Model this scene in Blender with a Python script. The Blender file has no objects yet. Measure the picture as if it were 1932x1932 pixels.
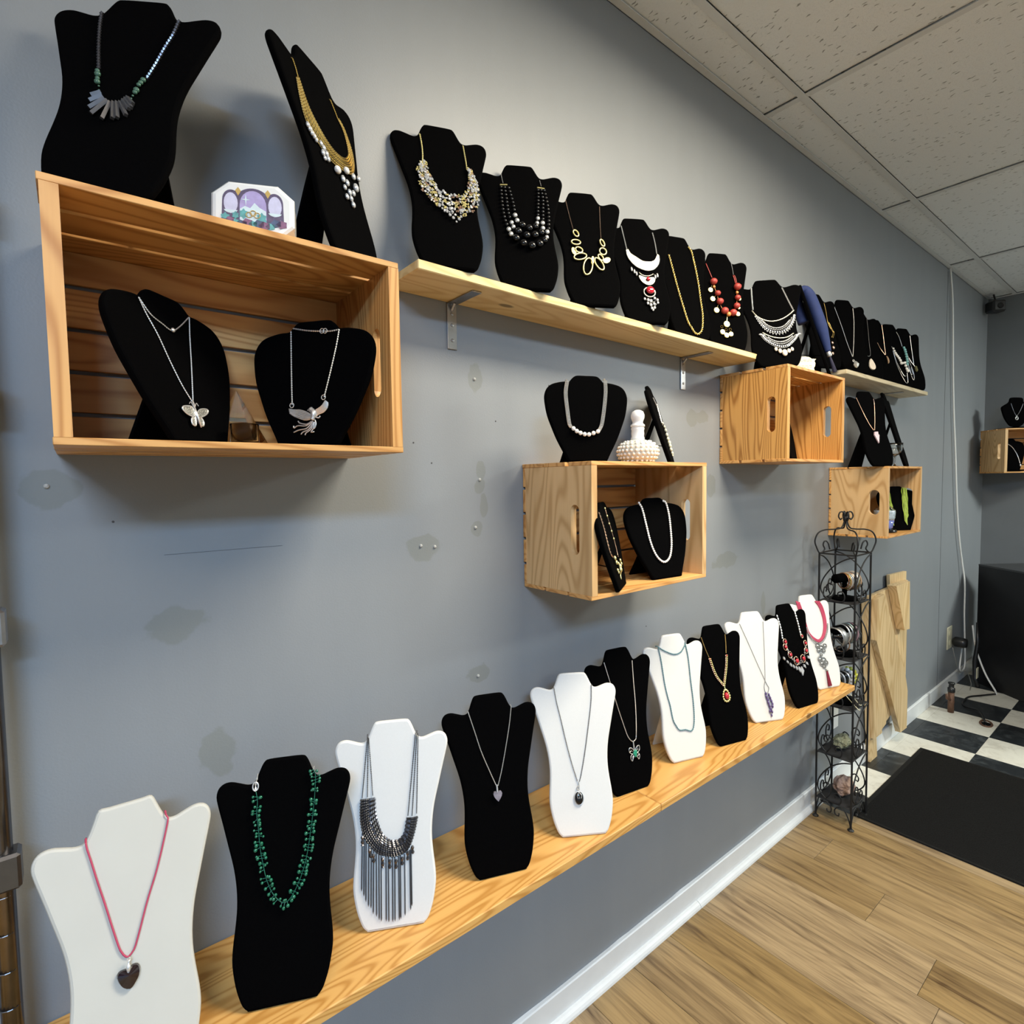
import bpy, bmesh, math, random, json
from mathutils import Vector, Matrix, noise
random.seed(7)
S = bpy.context.scene
C = S.collection
ZO = 1.535                       # camera height above the floor

# ---------------------------------------------------------------- camera, view, world, lamps
cam_d = bpy.data.cameras.new('camera'); cam = bpy.data.objects.new('camera', cam_d); C.objects.link(cam)
cam_d.sensor_fit = 'HORIZONTAL'; cam_d.sensor_width = 36.0; cam_d.lens = 19.394; cam_d.clip_start = 0.02
R2 = Vector((0.7817109, -0.6234457, -0.0156044)); U2 = Vector((0.0465226, 0.0333444, 0.9983606)); FW = Vector((0.6219033, 0.7811553, -0.05507))
cam.matrix_world = Matrix(((R2.x, U2.x, -FW.x, 0.0), (R2.y, U2.y, -FW.y, -1.10216), (R2.z, U2.z, -FW.z, ZO), (0, 0, 0, 1)))
S.camera = cam
vs = S.view_settings; vs.view_transform = 'Standard'; vs.look = 'None'; vs.gamma = 1.0; vs.use_curve_mapping = False
vs.exposure = 0.0
S.cycles.use_denoising = True
S.cycles.max_bounces = 8; S.cycles.diffuse_bounces = 4; S.cycles.glossy_bounces = 3; S.cycles.transmission_bounces = 8
S.cycles.caustics_reflective = False; S.cycles.caustics_refractive = False
S.cycles.sample_clamp_indirect = 4.0
W = bpy.data.worlds.new('world'); S.world = W; W.use_nodes = True
W.node_tree.nodes['Background'].inputs[0].default_value = (0.55, 0.70, 1.0, 1); W.node_tree.nodes['Background'].inputs[1].default_value = 0.6

def area(name, loc, rot, sx, sy, power, col):
    l = bpy.data.lights.new(name, 'AREA'); l.shape = 'RECTANGLE'; l.size = sx; l.size_y = sy; l.energy = power; l.color = col
    o = bpy.data.objects.new(name, l); C.objects.link(o); o.location = loc; o.rotation_euler = rot
    return o
CEIL = 2.8955
WARM = (1.0, 0.86, 0.66)
# (panel centre x, y, light given off per channel): lit ceiling panels standing in for the shop's lights, warm over the shelves; the bluish one is added in place of daylight
TROFFERS = [(1.50, -1.073, (70, 62, 48)), (-0.94, -1.682, (21, 15, 8)), (-0.94, -2.90, (57, 99, 155)), (5.00, -2.90, (150, 160, 150))]
for tx, ty, tc in TROFFERS:
    m_ = max(tc); area('ceiling_lamp', (tx, ty, CEIL - 0.012), (0, 0, 0), 1.12, 0.52, m_, tuple(c / m_ for c in tc)).data.spread = math.radians(170 if ty > -1.5 else 180)   # louvred panels throw little light along the ceiling

# ---------------------------------------------------------------- materials
MATS = {}
def _new(name):
    m = bpy.data.materials.new(name); m.use_nodes = True
    nt = m.node_tree; b = nt.nodes['Principled BSDF']
    return m, nt, b
def N(nt, typ, **kw):
    n = nt.nodes.new(typ)
    for k, v in kw.items():
        if k.startswith('i_'):
            n.inputs[k[2:].replace('_', ' ')].default_value = v
        else: setattr(n, k, v)
    return n
def lk(nt, a, b): nt.links.new(a, b)
def math_n(nt, op, a, b=None, c=None, clamp=False):
    n = nt.nodes.new('ShaderNodeMath'); n.operation = op; n.use_clamp = clamp
    for i, v in enumerate((a, b, c)):
        if v is None: continue
        if isinstance(v, (int, float)): n.inputs[i].default_value = v
        else: lk(nt, v, n.inputs[i])
    return n.outputs[0]
def mix_n(nt, f, a, b, mode='MIX'):
    n = nt.nodes.new('ShaderNodeMix'); n.data_type = 'RGBA'; n.blend_type = mode
    for s, v in ((n.inputs[0], f), (n.inputs[6], a), (n.inputs[7], b)):
        if isinstance(v, (int, float)): s.default_value = v
        elif isinstance(v, tuple): s.default_value = (*v, 1) if len(v) == 3 else v
        else: lk(nt, v, s)
    return n.outputs[2]
def ramp(nt, f, lo, hi):
    n = nt.nodes.new('ShaderNodeMapRange'); n.interpolation_type = 'SMOOTHSTEP'
    lk(nt, f, n.inputs[0]); n.inputs[1].default_value = lo; n.inputs[2].default_value = hi
    return n.outputs[0]
def bump(nt, b, h, strength, dist=0.002):
    n = nt.nodes.new('ShaderNodeBump'); n.inputs['Strength'].default_value = strength; n.inputs['Distance'].default_value = dist
    lk(nt, h, n.inputs['Height']); lk(nt, n.outputs[0], b.inputs['Normal'])
def simple(name, col, rough=0.5, metal=0.0, spec=0.5, vary=0.12, vscale=60.0, bmp=0.0, **kw):
    if name in MATS: return MATS[name]
    m, nt, b = _new(name)
    tc = N(nt, 'ShaderNodeTexCoord'); no = N(nt, 'ShaderNodeTexNoise', i_Scale=vscale, i_Detail=3.0)
    lk(nt, tc.outputs['Object'], no.inputs['Vector'])
    d = tuple(c * (1 - vary) for c in col); e = tuple(min(1, c * (1 + vary)) for c in col)
    lk(nt, mix_n(nt, no.outputs[0], d, e), b.inputs['Base Color'])
    b.inputs['Roughness'].default_value = rough; b.inputs['Metallic'].default_value = metal; b.inputs['Specular IOR Level'].default_value = spec
    for k, v in kw.items(): b.inputs[k.replace('_', ' ')].default_value = v
    if bmp: bump(nt, b, no.outputs[0], bmp, 0.001)
    MATS[name] = m; return m
def glass(name, col=(0.96, 0.98, 0.97), rough=0.02, ior=1.45):
    if name in MATS: return MATS[name]
    m, nt, b = _new(name)
    b.inputs['Base Color'].default_value = (*col, 1); b.inputs['Transmission Weight'].default_value = 1.0
    b.inputs['Roughness'].default_value = rough; b.inputs['IOR'].default_value = ior
    MATS[name] = m; return m
def wood(name, light, dark, axis='X', ring=34.0, along=1.1, cross=7.0, knots=0.5, rough=0.45, streak=0.25, tone=0.16):
    """sawn softwood: grain along `axis`, contour rings, fine streaks and sparse knots; each object is offset at random"""
    if name in MATS: return MATS[name]
    m, nt, b = _new(name)
    tc = N(nt, 'ShaderNodeTexCoord'); oi = N(nt, 'ShaderNodeObjectInfo')
    off = N(nt, 'ShaderNodeVectorMath', operation='MULTIPLY_ADD'); 
    comb = N(nt, 'ShaderNodeCombineXYZ'); 
    for i, k in enumerate((7.3, 5.1, 9.7)): lk(nt, math_n(nt, 'MULTIPLY', oi.outputs['Random'], k), comb.inputs[i])
    add = N(nt, 'ShaderNodeVectorMath', operation='ADD'); lk(nt, tc.outputs['Object'], add.inputs[0]); lk(nt, comb.outputs[0], add.inputs[1])
    nt.nodes.remove(off)
    def stretched(a, c):
        mp = N(nt, 'ShaderNodeMapping'); s = {'X': (a, c, c), 'Y': (c, a, c), 'Z': (c, c, a)}[axis]
        mp.inputs['Scale'].default_value = s; lk(nt, add.outputs[0], mp.inputs['Vector']); return mp.outputs[0]
    n1 = N(nt, 'ShaderNodeTexNoise', i_Scale=1.0, i_Detail=1.5, i_Roughness=0.35, i_Distortion=0.25); lk(nt, stretched(along, cross), n1.inputs['Vector'])
    ph = math_n(nt, 'MULTIPLY', n1.outputs[0], ring * 2)
    rg = math_n(nt, 'MULTIPLY_ADD', math_n(nt, 'SINE', ph), 0.5, 0.5)
    rg = math_n(nt, 'POWER', rg, 2.6)
    n2 = N(nt, 'ShaderNodeTexNoise', i_Scale=1.0, i_Detail=3.0); lk(nt, stretched(6.0, 260.0), n2.inputs['Vector'])
    n3 = N(nt, 'ShaderNodeTexNoise', i_Scale=1.0, i_Detail=2.0); lk(nt, stretched(1.6, 5.0), n3.inputs['Vector'])
    f = math_n(nt, 'MULTIPLY_ADD', rg, 0.70, math_n(nt, 'MULTIPLY', n2.outputs[0], streak))
    col = mix_n(nt, math_n(nt, 'MULTIPLY', f, 1.0, clamp=True), light, dark)
    t = math_n(nt, 'MULTIPLY_ADD', math_n(nt, 'SUBTRACT', n3.outputs[0], 0.5), tone * 3, 1.0)
    t2 = math_n(nt, 'MULTIPLY_ADD', oi.outputs['Random'], tone, 1.0 - tone * 0.5)
    hv = N(nt, 'ShaderNodeHueSaturation'); lk(nt, col, hv.inputs['Color']); lk(nt, math_n(nt, 'MULTIPLY', t, t2), hv.inputs['Value'])
    col = hv.outputs[0]
    if knots:
        vo = N(nt, 'ShaderNodeTexVoronoi', i_Scale=1.0); lk(nt, stretched(5.0, 11.0), vo.inputs['Vector'])
        wn = N(nt, 'ShaderNodeSeparateColor'); lk(nt, vo.outputs['Color'], wn.inputs[0])
        pick = math_n(nt, 'LESS_THAN', wn.outputs[0], 0.22 * knots)
        core = math_n(nt, 'SUBTRACT', 1.0, ramp(nt, vo.outputs['Distance'], 0.07, 0.13))
        col = mix_n(nt, math_n(nt, 'MULTIPLY', math_n(nt, 'MULTIPLY', core, pick), 0.85), col, tuple(c * 0.30 for c in dark))
    lk(nt, col, b.inputs['Base Color']); b.inputs['Roughness'].default_value = rough
    bump(nt, b, f, 0.12, 0.001)
    MATS[name] = m; return m

BLACK = simple('black_velvet', (0.0011, 0.0011, 0.0013), 0.95, spec=0.025, vary=0.4, vscale=400, bmp=0.2)
WHITE = simple('white_leatherette', (0.70, 0.70, 0.685), 0.55, vary=0.03, vscale=300, bmp=0.05)
IVORY = simple('ivory_leatherette', (0.52, 0.51, 0.465), 0.55, vary=0.05, vscale=12)
SILVER = simple('silver', (0.80, 0.80, 0.79), 0.30, 0.72)
STEEL = simple('dull_steel', (0.42, 0.42, 0.43), 0.38, 1.0, vary=0.25, vscale=40)
GUN = simple('gunmetal', (0.17, 0.17, 0.18), 0.35, 1.0)
GOLD = simple('gold', (0.88, 0.60, 0.16), 0.28, 0.8)
PGOLD = simple('pale_gold', (0.95, 0.80, 0.36), 0.38, 0.8)
DGOLD = simple('antique_gold', (0.62, 0.44, 0.16), 0.35, 1.0)
RGOLD = simple('rose_gold', (0.88, 0.60, 0.45), 0.28, 1.0)
COPPER = simple('copper', (0.55, 0.28, 0.16), 0.4, 1.0)
PEWTER = simple('pewter', (0.40, 0.40, 0.40), 0.42, 0.9, vary=0.4, vscale=300)
HEMA = simple('hematite', (0.13, 0.13, 0.15), 0.22, 0.85)
HEMB = simple('hematite_bar', (0.23, 0.23, 0.25), 0.28, 0.8)
JADE = simple('green_agate', (0.06, 0.14, 0.10), 0.25, vary=0.5, vscale=200)
EMER = simple('emerald_crystal', (0.004, 0.115, 0.06), 0.1, vary=0.3, **{'Coat_Weight': 0.6})
EMLINE = simple('emerald_thread', (0.01, 0.13, 0.075), 0.5)
PEARL = simple('pearl', (0.90, 0.87, 0.83), 0.22, **{'Coat_Weight': 0.4})
CRYS = simple('clear_crystal', (0.80, 0.82, 0.85), 0.08, 0.55)
ONYX = simple('black_bead', (0.006, 0.006, 0.007), 0.12)
REDB = simple('coral_red', (0.40, 0.045, 0.035), 0.5, vary=0.35, vscale=150)
REDG = simple('red_gem', (0.55, 0.012, 0.03), 0.12, **{'Coat_Weight': 0.8})
ORNG = simple('orange_bead', (0.72, 0.28, 0.08), 0.4)
CORD = simple('crimson_cord', (0.46, 0.05, 0.11), 0.7)
TASS = simple('burgundy_tassel', (0.20, 0.012, 0.035), 0.85, vary=0.4, vscale=500)
TURQ = simple('teal_seed_bead', (0.10, 0.21, 0.24), 0.35, vary=0.4, vscale=300)
TQ = simple('turquoise', (0.20, 0.45, 0.45), 0.35, vary=0.4, vscale=200)
AMET = simple('amethyst', (0.10, 0.07, 0.20), 0.15, vary=0.5, vscale=120)
CLOUDY = simple('grey_stone_heart', (0.22, 0.20, 0.24), 0.15, vary=0.6, vscale=90)
PINKQ = simple('pink_quartz', (0.62, 0.46, 0.52), 0.2, vary=0.25, vscale=80)
PEACH = simple('cream_stone', (0.78, 0.68, 0.56), 0.3, vary=0.15, vscale=60)
HORN = simple('brown_horn', (0.42, 0.27, 0.16), 0.35)
OLIVE = simple('olive_stone', (0.16, 0.15, 0.07), 0.3)
GREENS = simple('lime_seed_bead', (0.34, 0.48, 0.05), 0.4, vary=0.45, vscale=500)
BLUE = simple('royal_blue_cloth', (0.009, 0.023, 0.105), 0.8, vary=0.25, vscale=40, bmp=0.1)
HEART = simple('black_crystal_heart', (0.012, 0.004, 0.006), 0.06, **{'Coat_Weight': 1.0})
MILK = simple('milk_glass', (0.86, 0.86, 0.86), 0.2, **{'Coat_Weight': 0.5})
OPAL = simple('opalescent_glass', (0.55, 0.55, 0.50), 0.25, vary=0.15, vscale=60, **{'Coat_Weight': 0.3})
HOB = simple('hobnail_cream', (0.90, 0.87, 0.78), 0.2)
IRON = simple('black_iron', (0.008, 0.008, 0.009), 0.5, spec=0.4, vary=0.3)
IRONP = simple('black_iron_plate', (0.022, 0.022, 0.024), 0.55, spec=0.4, vary=0.3, bmp=0.1)
CREAM = simple('cream_resin', (0.86, 0.82, 0.58), 0.5, vary=0.05)
INK = simple('grey_ink', (0.28, 0.27, 0.2), 0.6)
PORC = simple('white_porcelain', (0.84, 0.85, 0.85), 0.15, vary=0.02, **{'Coat_Weight': 0.6})
CLEAR = glass('clear_glass')
THIN = glass('thin_clear_acrylic', (0.93, 0.94, 0.93), 0.03, 1.10)
BLUEGL = simple('blue_glass', (0.13, 0.17, 0.45), 0.1, vary=0.5, vscale=60, **{'Coat_Weight': 0.7})
PLASTIC = simple('white_plastic', (0.80, 0.80, 0.78), 0.4, vary=0.03)
OUTL = simple('almond_plastic', (0.72, 0.68, 0.50), 0.4, vary=0.04)
BPLAST = simple('black_plastic', (0.012, 0.012, 0.013), 0.35)
CABLE_G = simple('grey_cable', (0.25, 0.25, 0.24), 0.5)
RUST = simple('rusty_copper', (0.16, 0.085, 0.055), 0.6, 0.5, vary=0.5, vscale=80)
COUNTER = simple('black_laminate', (0.010, 0.010, 0.011), 0.38, spec=0.35, vary=0.3, vscale=8)
COUNTERTOP = simple('black_laminate_top', (0.035, 0.036, 0.038), 0.3, vary=0.3, vscale=8)
CHROME = simple('dark_chrome', (0.14, 0.14, 0.15), 0.25, 1.0, vary=0.3, vscale=60)

CRATE_X = wood('crate_pine_lengthwise', (0.70, 0.385, 0.135), (0.42, 0.175, 0.04), 'X', ring=80, knots=0.9)
CRATE_Z = wood('crate_pine_upright', (0.70, 0.385, 0.135), (0.42, 0.175, 0.04), 'Z', ring=90, knots=0.6)
CRATE2_Z = wood('crate_pine_pale_upright', (0.70, 0.46, 0.225), (0.47, 0.265, 0.10), 'Z', ring=70, knots=0.7)
CRATE4_Z = wood('crate_pine_striped_upright', (0.68, 0.36, 0.105), (0.30, 0.115, 0.02), 'Z', ring=120, cross=9, knots=0.0)
SHELF_PALE = wood('shelf_pine_pale', (0.80, 0.62, 0.31), (0.64, 0.43, 0.17), 'X', ring=50, knots=0.5, tone=0.06)
SHELF_GREY = wood('shelf_pine_weathered', (0.66, 0.56, 0.38), (0.52, 0.41, 0.24), 'X', ring=40, knots=0.3, tone=0.06)
SHELF_HONEY = wood('shelf_pine_honey', (0.68, 0.385, 0.12), (0.43, 0.19, 0.035), 'X', ring=70, cross=10, knots=0.9, tone=0.10)
PALLET = wood('raw_pine_boards', (0.76, 0.56, 0.31), (0.55, 0.36, 0.16), 'Z', ring=50, knots=0.8)
def laminate():
    """printed laminate: long mottled brown streaks that run with the plank"""
    m, nt, b = _new('laminate_plank_print')
    tc = N(nt, 'ShaderNodeTexCoord'); oi = N(nt, 'ShaderNodeObjectInfo'); comb = N(nt, 'ShaderNodeCombineXYZ')
    for i, k in enumerate((7.3, 15.1, 9.7)): lk(nt, math_n(nt, 'MULTIPLY', oi.outputs['Random'], k), comb.inputs[i])
    add = N(nt, 'ShaderNodeVectorMath', operation='ADD'); lk(nt, tc.outputs['Object'], add.inputs[0]); lk(nt, comb.outputs[0], add.inputs[1])
    def nz(sx, sy, det, rough, dist):
        mp = N(nt, 'ShaderNodeMapping'); mp.inputs['Scale'].default_value = (sx, sy, 1); lk(nt, add.outputs[0], mp.inputs['Vector'])
        n = N(nt, 'ShaderNodeTexNoise', i_Scale=1.0, i_Detail=det, i_Roughness=rough, i_Distortion=dist); lk(nt, mp.outputs[0], n.inputs['Vector']); return n.outputs[0]
    broad, mid, fine = nz(16, 1.3, 3, .55, .6), nz(60, 3.2, 4, .6, .4), nz(230, 9, 3, .6, 0)
    sw = math_n(nt, 'MULTIPLY_ADD', math_n(nt, 'SINE', math_n(nt, 'MULTIPLY', nz(7, .9, 2, .4, .5), 110)), .5, .5)
    f = math_n(nt, 'ADD', math_n(nt, 'MULTIPLY', ramp(nt, broad, .38, .72), .48), math_n(nt, 'MULTIPLY', ramp(nt, mid, .42, .70), .42))
    f = math_n(nt, 'ADD', f, math_n(nt, 'MULTIPLY', math_n(nt, 'POWER', sw, 3.0), .16))
    f = math_n(nt, 'ADD', f, math_n(nt, 'MULTIPLY', math_n(nt, 'SUBTRACT', fine, .5), .45), clamp=True)
    col = mix_n(nt, f, (0.36, 0.245, 0.113), (0.085, 0.047, 0.019))
    hv = N(nt, 'ShaderNodeHueSaturation'); lk(nt, col, hv.inputs['Color']); lk(nt, math_n(nt, 'MULTIPLY_ADD', oi.outputs['Random'], .30, .86), hv.inputs['Value']); lk(nt, math_n(nt, 'MULTIPLY_ADD', oi.outputs['Random'], -.25, 1.08), hv.inputs['Saturation'])
    lk(nt, hv.outputs[0], b.inputs['Base Color']); b.inputs['Roughness'].default_value = 0.42; bump(nt, b, f, .08, .001)
    return m

# wall paint: grey-blue roller finish with darker touched-up patches
def wall_material():
    m, nt, b = _new('grey_blue_wall_paint')
    tc = N(nt, 'ShaderNodeTexCoord'); sp = N(nt, 'ShaderNodeSeparateXYZ'); lk(nt, tc.outputs['Object'], sp.inputs[0])
    n1 = N(nt, 'ShaderNodeTexNoise', i_Scale=1.0, i_Detail=3.0)
    mp = N(nt, 'ShaderNodeMapping'); mp.inputs['Scale'].default_value = (9, 9, 1.2); lk(nt, tc.outputs['Object'], mp.inputs[0]); lk(nt, mp.outputs[0], n1.inputs['Vector'])
    col = mix_n(nt, n1.outputs[0], (0.232, 0.250, 0.270), (0.266, 0.284, 0.304))
    nd = N(nt, 'ShaderNodeTexNoise', i_Scale=22.0, i_Detail=4.0); lk(nt, tc.outputs['Object'], nd.inputs['Vector'])
    jit = math_n(nt, 'MULTIPLY_ADD', nd.outputs[0], 1.5, -0.75)
    patches = [(0.768, .247, .019, .040), (0.782, .030, .014, .024), (0.779, -.010, .016, .018), (0.790, -.055, .012, .032), (0.765, -.113, .019, .020), (0.622, -.145, .046, .030),
               (-.030, .000, .042, .028), (.132, -.238, .050, .030), (.184, -.483, .032, .042), (.762, -.472, .034, .024), (1.90, -.305, .085, .030), (2.175, -.512, .018, .045), (1.79, -.023, .030, .040), (1.735, .215, .045, .022), (1.67, .205, .03, .03)]
    tot = None
    for x, z, a, c in patches:
        dx = math_n(nt, 'MULTIPLY', math_n(nt, 'SUBTRACT', sp.outputs[0], x), 1 / a); dz = math_n(nt, 'MULTIPLY', math_n(nt, 'SUBTRACT', sp.outputs[2], z + ZO), 1 / c)
        d = math_n(nt, 'SQRT', math_n(nt, 'ADD', math_n(nt, 'MULTIPLY', dx, dx), math_n(nt, 'MULTIPLY', dz, dz)))
        k = math_n(nt, 'SUBTRACT', 1.0, ramp(nt, math_n(nt, 'ADD', d, jit), 0.90, 1.08))
        tot = k if tot is None else math_n(nt, 'MAXIMUM', tot, k)
    col = mix_n(nt, math_n(nt, 'MULTIPLY', tot, 0.62), col, (0.200, 0.212, 0.200))
    lk(nt, col, b.inputs['Base Color']); b.inputs['Roughness'].default_value = 0.42; b.inputs['Specular IOR Level'].default_value = 0.35
    nf = N(nt, 'ShaderNodeTexNoise', i_Scale=260.0, i_Detail=2.0); lk(nt, tc.outputs['Object'], nf.inputs['Vector'])
    bump(nt, b, nf.outputs[0], 0.10, 0.002)
    return m
WALL = wall_material()
WALL_R = simple('dimmed_wall_paint', (0.175, 0.188, 0.20), 0.5, vary=0.06, vscale=6)  # wall paint with the weak light on this side darkened into its colour
WALLP = simple('plain_wall_paint', (0.44, 0.44, 0.42), 0.6, vary=0.05, vscale=3)

def ceiling_material():
    m, nt, b = _new('fissured_ceiling_tile')
    tc = N(nt, 'ShaderNodeTexCoord'); g = N(nt, 'ShaderNodeNewGeometry')
    wob = N(nt, 'ShaderNodeTexNoise', i_Scale=30.0); lk(nt, g.outputs['Position'], wob.inputs['Vector'])
    ad = N(nt, 'ShaderNodeVectorMath', operation='MULTIPLY_ADD'); lk(nt, wob.outputs['Color'], ad.inputs[0]); ad.inputs[1].default_value = (0.03, 0.03, 0.0); lk(nt, g.outputs['Position'], ad.inputs[2])
    mp = N(nt, 'ShaderNodeMapping'); mp.inputs['Scale'].default_value = (110, 34, 60); mp.inputs['Rotation'].default_value = (0, 0, 0.15); lk(nt, ad.outputs[0], mp.inputs[0])
    vo = N(nt, 'ShaderNodeTexVoronoi', i_Scale=1.0); lk(nt, mp.outputs[0], vo.inputs['Vector'])
    sc = N(nt, 'ShaderNodeSeparateColor'); lk(nt, vo.outputs['Color'], sc.inputs[0])
    pit = math_n(nt, 'MULTIPLY', math_n(nt, 'SUBTRACT', 1.0, ramp(nt, vo.outputs['Distance'], 0.16, 0.30)), math_n(nt, 'LESS_THAN', sc.outputs[0], 0.34))
    nf = N(nt, 'ShaderNodeTexNoise', i_Scale=320.0, i_Detail=2.0); lk(nt, g.outputs['Position'], nf.inputs['Vector'])
    fine = ramp(nt, nf.outputs[0], 0.30, 0.46)
    h = math_n(nt, 'SUBTRACT', fine, math_n(nt, 'MULTIPLY', pit, 2.0))
    col = mix_n(nt, math_n(nt, 'MULTIPLY', pit, 0.8), (0.84, 0.86, 0.88), (0.24, 0.24, 0.24))
    lk(nt, col, b.inputs['Base Color']); b.inputs['Roughness'].default_value = 0.95; b.inputs['Specular IOR Level'].default_value = 0.1
    bump(nt, b, h, 0.5, 0.002)
    return m
CTILE = ceiling_material()
CGRID = simple('painted_grid_metal', (0.68, 0.69, 0.70), 0.5, vary=0.03)
TRIMW = simple('scuffed_white_trim_paint', (0.76, 0.78, 0.79), 0.4, vary=0.07, vscale=14)
LAM = laminate()
def marbled(name, a, bcol, rough):
    m, nt, b = _new(name)
    tc = N(nt, 'ShaderNodeTexCoord'); g = N(nt, 'ShaderNodeNewGeometry')
    n1 = N(nt, 'ShaderNodeTexNoise', i_Scale=9.0, i_Detail=6.0, i_Roughness=0.7, i_Distortion=1.2); lk(nt, g.outputs['Position'], n1.inputs['Vector'])
    n2 = N(nt, 'ShaderNodeTexNoise', i_Scale=60.0, i_Detail=4.0); lk(nt, g.outputs['Position'], n2.inputs['Vector'])
    f = math_n(nt, 'MULTIPLY', ramp(nt, n1.outputs[0], 0.45, 0.72), math_n(nt, 'ADD', n2.outputs[0], 0.3))
    lk(nt, mix_n(nt, f, a, bcol), b.inputs['Base Color']); b.inputs['Roughness'].default_value = rough
    return m
TILE_W = marbled('white_vinyl_tile', (0.72, 0.70, 0.62), (0.50, 0.47, 0.40), 0.35)
TILE_B = marbled('black_vinyl_tile', (0.016, 0.019, 0.022), (0.075, 0.085, 0.09), 0.35)
def mat_material():
    m, nt, b = _new('ribbed_entrance_mat')
    g = N(nt, 'ShaderNodeNewGeometry'); n1 = N(nt, 'ShaderNodeTexNoise', i_Scale=420.0, i_Detail=3.0); lk(nt, g.outputs['Position'], n1.inputs['Vector'])
    lk(nt, mix_n(nt, n1.outputs[0], (0.003, 0.003, 0.003), (0.026, 0.026, 0.025)), b.inputs['Base Color']); b.inputs['Roughness'].default_value = 0.95; b.inputs['Specular IOR Level'].default_value = 0.1
    bump(nt, b, n1.outputs[0], 0.8, 0.003)
    return m
MAT_M = mat_material()

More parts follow.
